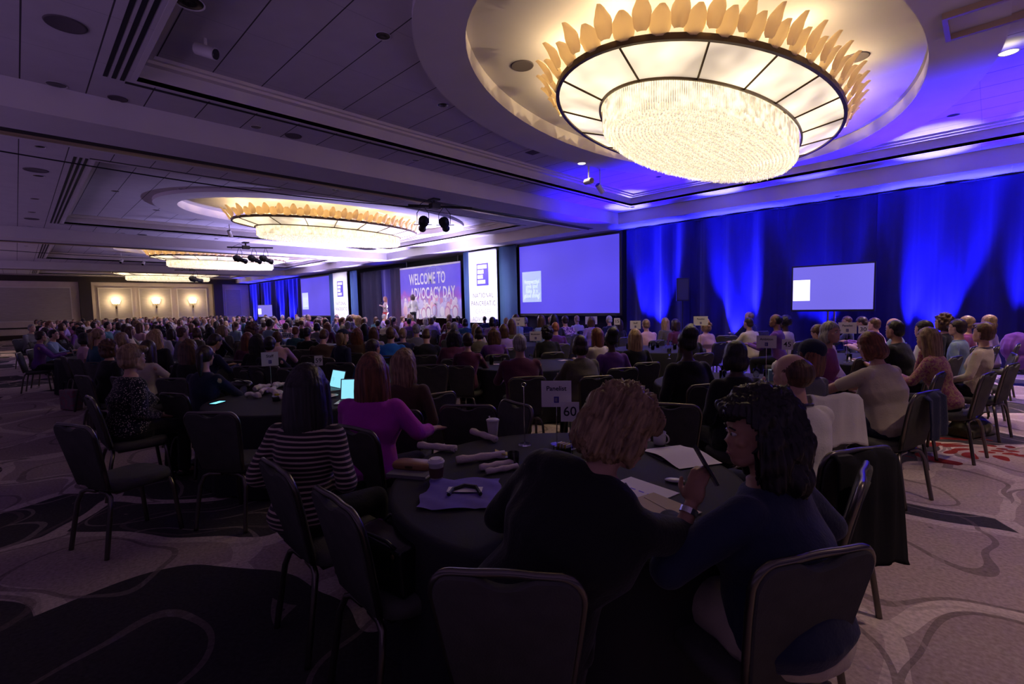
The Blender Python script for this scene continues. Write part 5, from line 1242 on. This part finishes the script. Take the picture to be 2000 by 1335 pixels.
# woman in magenta
rz = hdg(-.45, .89)
p = Pose(female=True, girth=1.22, sh=1.08, tall=.93, lean=.22, arms='table', hy=.35, twist=.2, R=[(.30, .14, .82), (.30, .38, .79)], sleeve=.85)
hero(-2.92, 1.58, rz, p, 'long', 'auburn', 'fair', 'magenta', 'black', 'person in a magenta blouse with long reddish brown hair at the laptop', hscale=1.10)
# woman in the speckled blouse
rz = hdg(-.25, .97)
p = Pose(female=True, girth=1.35, sh=1.05, tall=.93, lean=.12, arms='lap', hy=-.05, hp=.06, sleeve=.9)
hero(-5.77, .67, rz, p, 'pixie', 'sandy', 'fair', 'dots', 'black', 'person in a black speckled blouse with short fair hair, in profile at left', hscale=1.06)
# balding man in the white shirt
x, y, rz = -.70, 3.00, hdg(-.86, .5)
p = Pose(girth=1.15, sh=1.02, tall=.93, lean=.16, hy=.35, hp=.05, sleeve=1.0, L=[(-.26, .24, .84), (-.06, .26, 1.06)], R=[(.28, .2, .80), (.12, .42, .78)]); p.Lf = ((.1, .3, .9), (.2, -.9, .3), .9)
hero(x, y, rz, p, 'bald', 'brown', 'fair', 'white', 'navy', 'balding person in a white shirt with a dark lanyard, hand raised to the mouth', lanyard=True, vox=.012, hv=None)
# woman in the cream tee leaning over the table at right
x, y, rz = -.54, 5.12, hdg(-.90, .42)
p = Pose(female=True, girth=1.25, lean=.30, hp=.35, hy=.1, L=[(-.27, .42, .84), (-.12, .70, .79)], R=[(.27, .42, .84), (.05, .66, .79)], sleeve=.42)
hero(x, y, rz, p, 'bob', 'auburn', 'fair', 'cream', 'navy', 'person in a cream tee with a reddish brown bob, leaning over the table at right')
# presenters on the stage
def presenter(px, py, Y, ztop, rz, hs, hc, top, bot, label, arm):
    P_ = onY(px, py, Y); p = Pose(female=True, stand=True, lean=.0, hy=arm, L=[(-.24, -.02, 1.12), (-.06, .22, 1.25)], R=[(.24, .0, 1.10), (.20, .10, .86)])
    t = make_person(p, .014); r_ = thing('person', label, 'person', (P_.x, Y, .60), rz); dress(r_, t, hs, hc, 'fair', top, bot)
    m_ = thing('microphone', 'handheld microphone of the ' + label.split(' and ')[0].split(',')[0], 'microphone', (r_.location.x, Y, .6), rz)
    MB().tube([(-.05, .25, 1.26), (-.03, .20, 1.36)], .015, 8).build('handle', M['black'], m_); MB().ell((-.025, .185, 1.39), (.025, .025, .028)).build('grille', M['metal'], m_)
CL['floralw'] = pattern('cloth_white_floral', (.72, .66, .62), (.14, .05, .05), 'noise', 13)
presenter(752, 580, 13.75, 2.3, PI - .5, 'long', 'auburn', 'floralw', 'red', 'standing person in red trousers and patterned white blouse, on the stage', .1)
presenter(806, 581, 13.75, 2.3, 1.4, 'curly', 'dark', 'white', 'black', 'standing person in a white top and dark trousers before the welcome backdrop', .1)
# ---------------------------------------------------------------- chairs placed by hand
def chair_c(a, b_, za, zb, h, label, s=1.0):
    A, B = at(a[0], a[1], za), at(b_[0], b_[1], zb); mid = (A + B) / 2; d = Vector((h[0], h[1], 0)).normalized(); r_ = mid + d * .29
    return chair(r_.x, r_.y, hdg(*h), label, None, s)
chair_c((845,1100), (1135,1110), .93, .93, (-.60, .80), 'grey banquet chair in the centre foreground, its back to the camera')
chair_c((1480,1105), (1685,1048), .92, .92, (-.86, .50), 'grey banquet chair under the dark blue top at lower right')
chair_c((514,892), (578,932), .92, .9, (.03, 1), 'grey banquet chair of the striped top, seen almost edge-on')
chair_c((613,948), (712,1001), .92, .9, (.05, 1), 'empty banquet chair with the black handbag, left of the centre chair')
chair_c((659,825), (735,849), .92, .9, (-.15, 1), 'dark banquet chair behind the magenta blouse')
chair_c((866,790), (962,790), .92, .92, (-.62, .78), 'empty banquet chair behind the iced drink cup at the near table')
chair_c((812,775), (880,762), .92, .92, (-.96, .10), 'empty banquet chair right of the magenta shoulder')
chair_c((1262,785), (1355,790), .92, .92, (-.39, .92), 'empty banquet chair just right of the fluffy light hair, beyond the table')
chair_c((992,775), (1020,800), .92, .92, (-.2, -1), 'banquet chair turned edge-on behind the bare sign pole')
chair_c((1645,935), (1708,905), .92, .92, (-.97, -.10), 'empty banquet chair behind the shoulder of the dark blue top')
chair_c((1812,735), (1850,722), .92, .92, (-.98, .10), 'empty banquet chair between the cream tee and the pale blue shirt')
chair_c((108,823), (188,833), .92, .92, (-.38, .92), 'empty banquet chair standing alone at the lower left')
chair_c((366,805), (460,803), .92, .92, (-.60, .80), 'empty banquet chair in front of the glowing phone on the left table')
chair_c((493,714), (540,714), .92, .92, (-.70, .70), 'empty banquet chair under the Staff card')
chair_c((548,717), (595,720), .92, .92, (-.55, .83), 'empty banquet chair right of the Staff card')
chair_c((633,708), (695,708), .92, .92, (-.6, .8), 'empty banquet chair behind the open laptops')
seat_x = chair(-5.72, .72, hdg(-.05, 1), 'grey banquet chair under the speckled blouse at left')
chair(-.70, 3.00, hdg(-.86, .5), 'banquet chair under the balding person in white'); chair(-.62, 5.05, hdg(-.95, .32), 'large grey banquet chair at right, under the cream tee')
for px, py, h, l in ((842, 712, (-.8, .6), 'dark empty banquet chair left of the dark shirt'), (1600, 628, (-.7, .7), 'empty chair behind the mauve cardigan'), (1400, 640, (-.5, .85), 'empty banquet chair in front of the cream shirt'), (1420, 655, (-.5, .85), 'second empty banquet chair in front of the cream shirt, nearer'), (1980, 690, (-1, -.1), 'empty banquet chair at the right edge beside the dark coat')):
    A = at(px, py, .92)
    if A.y < 13: chair(A.x + h[0]*.3, A.y + h[1]*.3, hdg(*h), l)
# ---------------------------------------------------------------- table-top things
TZ = .751
M['paper'] = mat('white_card', (.82, .78, .80), .8); M['ink'] = mat('ink_dark', (.02, .015, .04), .7); M['napkin'] = mat('napkin_linen', (.74, .64, .62), .9, bump=.3, bscale=60)
M['glass'] = mat('clear_glass', (.95, .97, 1), .03, trans=1, ior=1.3); M['tea'] = mat('tea', (.55, .13, .02), .1, trans=.6, ior=1.33); M['yellowpl'] = mat('yellow_paper', (.55, .45, .03), .6); M['ceramic'] = mat('ceramic', (.6, .58, .58), .25)
CARDS = []
def card_stand(px, py, tall, cards, label, rz=None, base=None, pole=.004):
    b_ = base or at(px, py, TZ); rz = face_rz(b_.x, b_.y, 0, 0) + PI if rz is None else rz
    t = thing('sign_stand', label, 'table sign', (b_.x, b_.y, TZ), rz)
    MB().lathe([(.001, .008), (.042, .007), (.045, 0), (.001, 0)], 20).build('base', M['chrome'], t)
    MB().tube([(0, 0, .005), (0, 0, tall)], pole, 8).build('pole', M['chrome'], t)
    MB().tube([(.014*math.cos(a), 0, tall + .014 + .014*math.sin(a)) for a in np.linspace(0, 2*PI, 13)], .003, 5).build('ring_clip', M['chrome'], t)
    for (w_, h_, z, dx, txt, ts, logo) in cards:
        c = MB().box(dx - w_/2, dx + w_/2, -.008, -.006, z, z + h_).build('card', M['paper'], t)
        if txt: text_mesh('lettering', txt, ts, M['ink'], c, (dx, -.0085, z + h_*(.70 if logo else .5)), FACE, ext=.0003, off=.0008)
        if logo: MB().box(dx - .016, dx + .016, -.0088, -.008, z + h_*.16, z + h_*.16 + .04).build('logo_mark', M['navyink'], c); MB().box(dx - .011, dx + .006, -.0094, -.0088, z + h_*.16 + .008, z + h_*.16 + .032).build('logo_bars', mat('mark_grey', (.3, .25, .35), .7), c)
    return t
card_stand(1088, 868, .27, [(.192, .17, .25, .0, 'Panelist', .042, True)], 'tall table sign with a white card reading Panelist')
card_stand(1114, 874, .19, [(.115, .125, .17, .0, '60', .085, False)], 'number 60 table sign beside the fluffy light hair')
card_stand(1025, 868, .38, [], 'bare chrome sign pole with an open ring clip at the near table')
def card_at(px, py, z, s, cards, label, Zb=TZ, tall=.3):      # stand it on the table the line of sight crosses, card at the right height
    b_ = at(px, py, z); d = Vector((b_.x, b_.y)).normalized(); best = None
    for a, c in TABLES:
        q = Vector((a, c)); k = q.dot(d); off = (q - d*k).length
        if off < .85 and k > 2 and abs(k - b_.xy.length) < 4: 
            k2 = min(max(b_.xy.length, k - math.sqrt(.86**2 - off**2)), k + math.sqrt(.86**2 - off**2)) if off < .86 else k
            if best is None or abs(k2 - b_.xy.length) < abs(best - b_.xy.length): best = k2
    if best is None:
        a, c = min(TABLES, key=lambda q: (Vector(q) - b_.xy).length); q = Vector((a, c)); k0 = q.dot(d); nr = d * k0; v_ = nr - q
        if v_.length > .8: nr = q + v_.normalized() * .8
        d = nr.normalized(); best = nr.length
    k = best; sc_ = k / b_.xy.length; zc = CAMH - (CAMH - b_.z) * sc_
    w_, h_, _, dx, txt, ts, logo = cards[0]; zb = max(.05, zc - TZ - h_*.5); sz = min(1.25, max(.9, sc_))
    return card_stand(0, 0, max(.10, zb + .01), [(w_*sz, h_*sz, zb, dx, txt, ts*sz, logo)], label, base=Vector((d.x*k, d.y*k, TZ)))
card_at(527, 699, 1.03, 1, [(.20, .18, .24, 0, 'Staff', .05, True)], 'table sign with a white card reading Staff')
card_at(622, 703, 1.0, 1, [(.10, .13, .12, 0, '59', .08, False)], 'number 59 table sign behind the open laptops', tall=.14)
card_at(1497, 667, 1.2, 1, [(.20, .14, .23, 0, 'Ambition', .035, True)], 'table sign with a wide card left of card 45')
card_at(1538, 672, 1.12, 1, [(.12, .13, .12, 0, '45', .085, False)], 'number 45 table sign in front of the afro hair', tall=.14)
card_at(1686, 643, 1.2, 1, [(.12, .12, .26, 0, '30', .085, False)], 'number 30 table sign under the flat television', tall=.28)
card_at(1655, 640, 1.25, 1, [(.22, .16, .26, 0, 'Panelist', .04, True)], 'table card half hidden behind the mauve cardigan', tall=.28)
card_at(1046, 656, 1.15, 1, [(.20, .16, .26, 0, 'Moderator', .035, True)], 'table sign with a white card beside the curly black hair', tall=.28)
card_at(1163, 626, 1.25, 1, [(.30, .20, .30, 0, 'Panelist', .05, True)], 'distant table card with a logo below the big screen', tall=.30)
card_at(1178, 627, 1.28, 1, [(.13, .15, .2, 0, '15', .1, False)], 'distant number 15 sign below the big screen', tall=.2)
card_at(1012, 628, 1.3, 1, [(.30, .20, .30, 0, 'Staff', .05, True)], 'distant table card below the left end of the big screen', tall=.30)
card_at(1401, 626, 1.3, 1, [(.26, .18, .26, 0, 'Panelist', .045, True)], 'table card standing out against the blue drape', tall=.28)
card_at(1241, 634, 1.25, 1, [(.2, .16, .26, 0, 'Staff', .045, True)], 'table card between the white shirt and sandy hair', tall=.28)
def put(px, py): p_ = at(px, py, TZ); return (p_.x, p_.y, TZ)
def paper_cup(loc, label):
    t = thing('coffee_cup', label, 'cup', loc)
    MB().lathe([(.001, 0), (.030, 0), (.041, .105), (.001, .105)], 24).build('cup', M['ceramic'], t, smooth=False, angle=40)
    MB().lathe([(.0335, .022), (.040, .075), (.0415, .075), (.035, .022)], 24).build('sleeve', mat('cup_sleeve', (.12, .06, .045), .85), t, angle=40)
    MB().lathe([(.001, .120), (.030, .120), (.033, .112), (.038, .114), (.041, .106), (.044, .104), (.044, .098), (.040, .098)], 24).build('lid', M['paper'], t, angle=30)
paper_cup(put(853, 938), 'white lidded coffee cup with brown sleeve on the near table')
t = thing('iced_drink_cup', 'clear plastic iced drink cup with domed rim on the near table', 'cup', put(963, 852))
MB().lathe([(.028, 0), (.041, .115), (.043, .115), (.030, -.0)], 24).build('cup', mat('frosted_plastic', (.72, .68, .68), .35, alpha=.55), t, smooth=True); MB().lathe([(.001, .002), (.027, .002), (.034, .055), (.001, .055)], 20).build('drink', mat('iced_coffee', (.36, .22, .16), .3), t); 
MB().lathe([(.034, .058), (.038, .10), (.001, .10)], 14).build('ice', M['ceramic'], t); MB().lathe([(.046, .112), (.047, .120), (.036, .126), (.001, .128)], 24).build('lid', M['ceramic'], t, smooth=True)
MB().tube([(-.03, 0, .125), (-.036, 0, .14)], .006, 6).build('spout', M['ceramic'], t)
def roll(a, b_, label, r=.024):
    A, B = Vector(put(*a)), Vector(put(*b_)); A.z = B.z = TZ + r; f = MB(); n = 9
    f.tube([A.lerp(B, k/(n-1)) + Vector((0, 0, .002*math.sin(k*2.1))) for k in range(n)], [r*(.9 + .12*math.sin(k*1.7)) for k in range(n)], 14)
    d = (B - A).normalized(); u = Vector((-d.y, d.x, 0)); f.tube([B + d*.004 + u*(.004 + .0022*q)*math.cos(q) + Vector((0, 0, 1))*(.004 + .0022*q)*math.sin(q) for q in np.linspace(0, 7, 22)], .0022, 4)
    o = f.build('rolled_napkin', M['napkin'], None, smooth=True); tag(o, label, 'napkin', 'rolled napkins on the near table')
roll((922, 848), (968, 864), 'rolled white napkin beside the iced drink cup'); roll((818, 876), (890, 883), 'rolled white napkin by the magenta elbow')
roll((892, 906), (985, 894), 'long rolled napkin right of the coffee cup'); roll((938, 920), (1000, 908), 'rolled napkin nearest the purple tote bag', .020); roll((950, 927), (1010, 916), 'flattened rolled napkin beside the tote bag', .018)
t = thing('notebook', 'grey notebook under the tan clutch on the near table', 'notebook', put(810, 925), .5); MB().box(-.13, .10, -.08, .09, 0, .018).build('cover', mat('notebook', (.16, .15, .17), .7), t); MB().box(-.125, .105, -.075, .085, .004, .014).build('pages', M['paper'], t)
t = thing('clutch_purse', 'tan leather clutch lying on the grey notebook', 'purse', (lambda q: (q[0], q[1], TZ + .018))(put(808, 918)), .5)
f = MB(); f.loft([[(x_*k, y_*k, z) for x_, y_ in [(.115*math.copysign(abs(math.cos(a))**.4, math.cos(a)), .055*math.copysign(abs(math.sin(a))**.4, math.sin(a))) for a in [2*PI*i/28 for i in range(28)]]] for z, k in ((0, .96), (.008, 1), (.022, 1), (.032, .95), (.036, .8))]); f.build('body', mat('tan_leather', (.30, .16, .07), .4), t, smooth=True); MB().box(-.02, .02, -.062, -.054, .012, .024).build('clasp', M['brass'], t)
t = thing('side_plate', 'small white plate with yellow sweetener packets', 'plate', put(982, 892)); MB().lathe([(.001, .004), (.04, .004), (.062, .014), (.064, .014), (.042, 0), (.001, 0)], 28).build('dish', M['ceramic'], t, smooth=True)
for k, (dx, dy, a) in enumerate(((-.02, .0, .3), (.012, .015, 1.2), (.025, -.01, 2.0), (-.01, -.02, .9))):
    o = MB().box(-.028, .028, -.018, .018, 0, .005).build('sweetener_packet', M['yellowpl'], None); l = put(982, 892); o.location = (l[0] + dx, l[1] + dy, l[2] + .010 + .006*k); o.rotation_euler = (.2, .15*k, a); tag(o, 'yellow sweetener packet on the small white plate', 'packet', 'yellow packets on the plate')
def tumbler(loc, label, h=.10, r=.033, liquid=None, grp=None):
    t = thing('drinking_glass', label, 'glass', loc, 0, grp); MB().lathe([(.001, .006), (r*.85, .006), (r, h), (r + .0015, h), (r*.9, 0), (.001, 0)], 18).build('tumbler', M['glass'], t, smooth=True)
    if liquid: MB().lathe([(.001, .007), (r*.82, .007), (r*.93, h*.7), (.001, h*.7)], 16).build('drink', liquid, t)
    return t
tumbler(put(1003, 906), 'small clear glass by the black jacket elbow', .07)
t = thing('packet_caddy', 'glass caddy full of sugar packets at the foot of the number 60 sign', 'caddy', put(1100, 886)); f = MB(); f.box(-.05, .05, -.032, -.029, 0, .05); f.box(-.05, .05, .029, .032, 0, .05); f.box(-.05, -.047, -.029, .029, 0, .05); f.box(.047, .05, -.029, .029, 0, .05); f.box(-.05, .05, -.032, .032, 0, .004); f.build('box', M['glass'], t)
for k in range(7):
    o = MB().box(-.003, .003, -.024, .024, .005, .068).build('sugar_packet', [M['paper'], M['yellowpl'], M['paper'], mat('kraft', (.4, .25, .1), .7)][k % 4], None); l = put(1100, 886); o.location = (l[0] - .036 + .012*k, l[1], l[2]); o.rotation_euler = (0, .12, 0); tag(o, 'sugar packet standing in the glass caddy', 'packet', 'sugar packets in the caddy')
def mug(px, py, label, rz=0):
    t = thing('mug', label, 'mug', put(px, py), rz); MB().lathe([(.001, .003), (.030, .003), (.036, .012), (.039, .085), (.041, .085), (.038, .008), (.03, 0), (.001, 0)], 24).build('cup', M['ceramic'], t, smooth=True)
    MB().tube([(.038 + .026*math.sin(a), 0, .045 + .028*math.cos(a)) for a in np.linspace(0, PI, 10)], .005, 6).build('handle', M['ceramic'], t)
mug(1128, 868, 'white mug behind the number 60 sign'); mug(1288, 868, 'white mug on the far edge of the near table', 0)
t = thing('open_folder', 'open folder of printed sheets on the far right of the near table', 'folder', put(1330, 893), -.5); MB().box(-.20, .02, -.14, .14, 0, .004).build('cover', mat('folder', (.10, .09, .12), .7), t)
f = MB(); f.loft([[(x_, y_, .006 + .020*math.sin((x_ + .2)/.38*PI)**2) for x_ in np.linspace(-.2, .18, 12)] for y_ in (-.14, 0, .14)], closed=False); f.build('sheet', M['paper'], t, smooth=True)
t = thing('newspaper', 'white printed sheets and violet flyer under the leaning face', 'papers', put(1245, 965), -.15)
MB().box(-.17, .12, -.05, .16, 0, .003).build('sheet', M['paper'], t); MB().box(-.17, .12, -.062, -.03, .0031, .0036).build('printed_band', mat('violet_print', (.10, .05, .75), .6), t)
for k in range(4): MB().box(-.12 + .05*k, -.09 + .05*k, .03, .04, .0031, .0036).build('printed_line', mat('violet_print', (.10, .05, .75), .6), t)
t = thing('envelope', 'cream coloured envelope sheets at the table edge by the black jacket', 'paper', (lambda q: (q[0], q[1], TZ + .004))(put(1300, 985)), -.25); MB().box(-.12, .15, -.12, .055, 0, .002).build('sheet', mat('cream_paper', (.52, .43, .26), .8), t); MB().tube([(-.1, -.03, .003), (.13, -.06, .003)], .001, 4).build('fold_line', M['ink'], t)
a_, b_ = Vector(put(1222, 948)), Vector(put(1238, 972)); tag(MB().tube([a_ + Vector((0, 0, .011)), b_ + Vector((0, 0, .009))], .0055, 8).build('pen', M['black'], None), 'dark pen lying on the printed sheets', 'pen')
t = thing('computer_mouse', 'white oval lid-like disc lying on the near table', 'disc', put(1318, 941), .4); MB().ell((0, 0, .010), (.05, .028, .010)).build('shell', M['ceramic'], t, smooth=True)
t = thing('tote_bag', 'violet tote bag with black handle lying flat on the near table', 'bag', put(905, 965), .72); n = 14; rings = []
for i in range(n):
    v_ = -.19 + .38*i/(n-1); rings.append([(u_ + .012*math.sin(v_*30), v_ + .01*math.sin(u_*22), .004 + .010*abs(math.sin(u_*17 + v_*23)) + .006*math.sin(v_*14)**2) for u_ in np.linspace(-.19, .17, 16)])
MB().loft(rings, closed=False).build('cloth', mat('violet_cloth', (.16, .12, .42), .85), t, smooth=True); MB().tube([(-.06, -.06, .022), (-.05, .0, .026), (.0, .04, .03), (.06, .02, .03), (.09, -.05, .022)], .010, 6).build('handle', M['black'], t); MB().box(-.08, .09, -.015, .05, .017, .019).build('printed_label', M['paper'], t)
# left table
def laptop(px, py, rz, label):
    t = thing('laptop', label, 'laptop', put(px, py), rz); MB().box(-.155, .155, -.11, .11, 0, .014).build('base', mat('laptop_shell', (.35, .35, .37), .35, .6), t); MB().box(-.135, .135, -.02, .09, .014, .0155).build('keyboard', M['black'], t)
    l = link('lid', None, t); l.location = (0, .11, .012); l.rotation_euler = (-.28, 0, 0)
    MB().box(-.155, .155, 0, .007, 0, .21).build('lid_shell', bpy.data.materials['laptop_shell'], l); MB().box(-.145, .145, -.001, 0, .01, .20).build('display', M['lapdisp'], l)
M['lapdisp'] = emis('laptop_display', (.25, .72, .85), .9)
laptop(690, 786, hdg(-.75, .66), 'open laptop with a bright pale page, beside the magenta blouse'); laptop(637, 762, hdg(-.02, 1.0), 'thin open laptop with a blue screen seen nearly edge-on')
t = thing('mobile_phone', 'glowing phone lying at the near edge of the left table', 'phone', put(425, 787), -.9); MB().box(-.075, .075, -.037, .037, 0, .008).build('case', M['black'], t); MB().box(-.07, .07, -.033, .033, .008, .0085).build('screen', emis('phone_display', (.15, .8, 1), 1.6), t)
tumbler(put(420, 777), 'low glass next to the glowing phone', .06, .036); tumbler(put(657, 757), 'glass of amber iced tea between the laptops', .13, .036, M['tea'])
tumbler(put(617, 752), 'clear water glass left of the blue laptop', .12, .034); tumbler(put(640, 768), 'small glass in front of the amber iced tea', .07, .034)
t = thing('shoulder_bag', 'black leather bag on the far left of the left table', 'bag', put(470, 762), .3)
f = MB(); f.ell((0, 0, .06), (.17, .09, .058)); f.ell((.07, .02, .07), (.09, .07, .05)); b_ = fuse(f, .01, 3, 'body', mat('black_leather', (.015, .016, .014), .3)); link('body', b_, t); MB().tube([(-.12, 0, .10), (-.05, -.04, .135), (.08, -.04, .13), (.14, 0, .09)], .008, 6).build('strap', M['black'], t)
f_s = [((508, 772), (535, 762)), ((523, 768), (552, 775)), ((535, 760), (560, 752)), ((545, 783), (580, 778)), ((500, 765), (528, 755)), ((478, 777), (512, 776))]
for i, (a, b_) in enumerate(f_s):
    A, B = Vector(put(*a)), Vector(put(*b_)); f = MB(); r = random.Random(i)
    f.tube([A.lerp(B, k/6) + Vector((r.uniform(-.015, .015), r.uniform(-.015, .015), .03 + .015*math.sin(k))) for k in range(7)], [.028*(.8 + .4*r.random()) for k in range(7)], 9); f.ell(A.lerp(B, .5) + Vector((.02, .03, .03)), (.06, .04, .026))
    me = fuse(f, .009, 1, 'crumpled_napkin', M['napkin']); v = verts(me); v += .006*np.stack([wob(v, 60), wob(v[:, [1, 0, 2]], 55), wob(v[:, [2, 1, 0]], 58)], 1); v[:, 2] = np.maximum(v[:, 2], TZ); setv(me, v)
    tag(link('crumpled_napkin', me), ['crumpled napkin left of the jar on the left table', 'crumpled napkin in the middle of the heap', 'crumpled napkin at the back of the heap under the Staff card', 'crumpled napkin nearest the striped hair', 'rolled napkin lying highest in the heap', 'tan folded napkin beside the black leather bag'][i], 'napkin', 'napkins heaped on the left table')
t = thing('condiment_jar', 'metal rimmed jar with yellow packets among the napkins', 'jar', put(540, 782)); MB().lathe([(.001, 0), (.035, 0), (.04, .05), (.038, .055), (.001, .05)], 18).build('jar', M['chrome'], t, smooth=True); MB().box(-.02, .03, -.01, .02, .05, .07).build('packet', M['yellowpl'], t)
for px, py, l in ((575, 757, 'white plate behind the napkin heap'), (640, 775, 'stacked dark plate in front of the laptops')):
    t = thing('plate', l, 'plate', put(px, py)); MB().lathe([(.001, .006), (.07, .006), (.105, .018), (.107, .017), (.072, 0), (.001, 0)], 28).build('dish', M['ceramic'], t, smooth=True)
# things on the tables further back
r = random.Random(4)
def goblet(loc, label, grp, liquid=None):
    t = thing('water_goblet', label, 'glass', loc, 0, grp); MB().lathe([(.001, 0), (.032, .001), (.006, .008), (.005, .06), (.022, .075), (.034, .11), (.030, .165), (.0285, .165), (.032, .11), (.02, .08), (.001, .075)], 16).build('bowl', M['glass'], t, smooth=True)
    if liquid: MB().lathe([(.001, .08), (.02, .082), (.031, .11), (.030, .135), (.001, .135)], 14).build('drink', liquid, t)
    return t
tumbler(put(960, 712), 'glass of amber tea at the dark plum blouse', .15, .036, M['tea']); goblet(put(1307, 700), 'stemmed water goblet right of the blonde hair', None)
tumbler(put(1648, 770), 'glass of amber tea in front of the cream tee', .16, .04, M['tea'])
t = thing('tissue_box', 'pale blue tissue box with a white tissue pulled up', 'box', put(1512, 742), .4); MB().box(-.06, .06, -.06, .06, 0, .12).build('carton', mat('blue_carton', (.25, .42, .5), .7), t); f = MB(); f.ell((0, 0, .15), (.03, .04, .06)); f.ell((.02, .01, .19), (.02, .025, .04)); link('tissue', fuse(f, .008, 1, 'tissue', M['paper']), t)
n_ = 0
for (tx, ty) in TABLES[1:22]:
    for k in range(7 if abs(tx) < 7 else 4):
        a, rr = r.uniform(0, 6.28), r.uniform(.15, .70); loc = (tx + rr*math.cos(a), ty + rr*math.sin(a), TZ); n_ += 1; w_ = 'on the table at the dark shirt' if (tx, ty) == TABLES[2] else 'on a table among the crowd'
        if (tx, ty) == TABLES[1]: continue
        q = r.random()
        if q < .45: tumbler(loc, 'clear tumbler ' + w_, .11, .034, M['tea'] if r.random() < .2 else None, 'tumblers ' + w_)
        elif q < .7: goblet(loc, 'stemmed water goblet ' + w_, 'water goblets ' + w_)
        else:
            o = MB().box(-.07, .07, -.05, .05, 0, .004).build('napkin', M['napkin'], None); o.location = loc; o.rotation_euler.z = a; tag(o, 'flat white napkin ' + w_, 'napkin', 'flat napkins ' + w_)
# ---------------------------------------------------------------- bags and coats
def soft(name, fn, m_, vox=.012, amp=.008, fq=18, sm=3):
    f = MB(); fn(f); me = fuse(f, vox, sm, name, m_); v = verts(me); v += amp*np.stack([wob(v, fq), wob(v[:, [1, 0, 2]], fq), .6*wob(v[:, [2, 1, 0]], fq)], 1); v[:, 2] = np.maximum(v[:, 2], .002) if name == 'body' else v[:, 2]; setv(me, v); return me
ol = mat('olive_leather', (.055, .055, .028), .32)
P_ = at(1895, 848, 0); t = thing('duffel_bag', 'olive green leather bag slumped on the carpet at right', 'bag', (P_.x, P_.y, 0), 1.2)
link('body', soft('body', lambda f: (f.ell((0, 0, .10), (.30, .17, .12)), f.ell((.1, .03, .14), (.20, .13, .10)), f.box(-.28, .28, -.14, .14, .004, .10)), ol, amp=.012), t)
f = MB(); f.tube([(-.15, -.10, .20), (-.08, -.14, .30), (.06, -.14, .30), (.14, -.10, .20)], .009, 6); f.build('handle', ol, t)
P_ = at(140, 800, 0); t = thing('tote_bag', 'pale printed tote bag on the floor in the left aisle', 'bag', (P_.x, P_.y, 0), .4); link('body', soft('body', lambda f: f.box(-.2, .2, -.07, .07, .004, .36), pattern('tote_print', (.22, .17, .20), (.30, .12, .16), 'noise', 8)), t); f = MB(); [f.tube([(-.1, y_, .35), (-.05, y_, .5), (.05, y_, .5), (.1, y_, .35)], .008, 6) for y_ in (-.05, .05)]; f.build('handle', M['black'], t)
P_ = at(190, 835, 0); t = thing('handbag', 'open black handbag on the floor behind the speckled blouse', 'bag', (P_.x, P_.y, 0), .2); link('body', soft('body', lambda f: f.box(-.17, .17, -.08, .08, .004, .24), M['shoe']), t); MB().tube([(-.12, 0, .23), (-.08, 0, .38), (.08, 0, .38), (.12, 0, .23)], .008, 6).build('handle', M['black'], t)
B_ = at(790, 1060, .52); pat = mat('patent_black', (.012, .012, .016), .16)
t = thing('handbag', 'shiny black patent handbag on the empty foreground chair', 'handbag', (-1.81, 1.06, .495), .1); link('body', soft('body', lambda f: (f.box(-.18, .18, -.08, .08, .0, .20), f.ell((0, 0, .05), (.19, .11, .05))), pat, amp=.006), t)
for y_ in (-.06, .06): MB().tube([(-.14, y_, .18), (-.10, y_*1.4, .222), (0, y_*1.7, .235), (.10, y_*1.4, .222), (.14, y_, .18)], .008, 8).build('handle', pat, t, smooth=True)
for s in (-1, 1): MB().ell((s*.14, -.09, .17), (.012, .006, .012)).build('buckle', M['brass'], t)
def drape_coat(x, y, rz, m_, label, L=.42, z=.93, w_=.2):
    t = thing('jacket', label, 'jacket', (x, y, 0), rz); rings = []
    for k, (dy, zz) in enumerate(((.07, z-.28), (.035, z-.10), (.01, z), (-.03, z+.012), (-.07, z-.02), (-.085, z-.20), (-.095, z-L), (-.10, z-L-.02))):
        rings.append([(u_*(1 + .25*max(0, (z-zz))), -.30 + dy + .012*math.sin(u_*55 + k), zz + .012*math.sin(u_*20)) for u_ in np.linspace(-w_, w_, 20)])
    f = MB(); f.loft(rings, closed=False); o = f.build('fabric', m_, t, smooth=True); so = o.modifiers.new('s', 'SOLIDIFY'); so.thickness = .012; return t
c1 = min(CHAIRS, key=lambda c: (c[0] + 1.07)**2 + (c[1] - 4.8)**2); drape_coat(c1[0], c1[1], hdg(-.75, .66), CL['white'], 'white cardigan hung over the chair back left of the big grey chair', .34)
drape_coat(-.70, 3.00, hdg(-.86, .5), M['blackmatte'], 'black coat hung on the chair of the balding person', .52, .90, .19)
drape_coat(-.62, 5.05, hdg(-.95, .32), CL['navy'], 'navy coat bundled beside the cream tee on the big grey chair', .30, .90, .12)
P_ = at(1985, 700, .5); 
if P_.y < 13: t = thing('coat', 'dark violet puffy coat over a chair at the right edge', 'coat', (P_.x, P_.y, 0), .3); link('body', soft('coat', lambda f: (f.ell((0, 0, .72), (.24, .16, .28)), f.ell((.05, 0, .5), (.2, .15, .2))), CL['purple'], amp=.02), t)
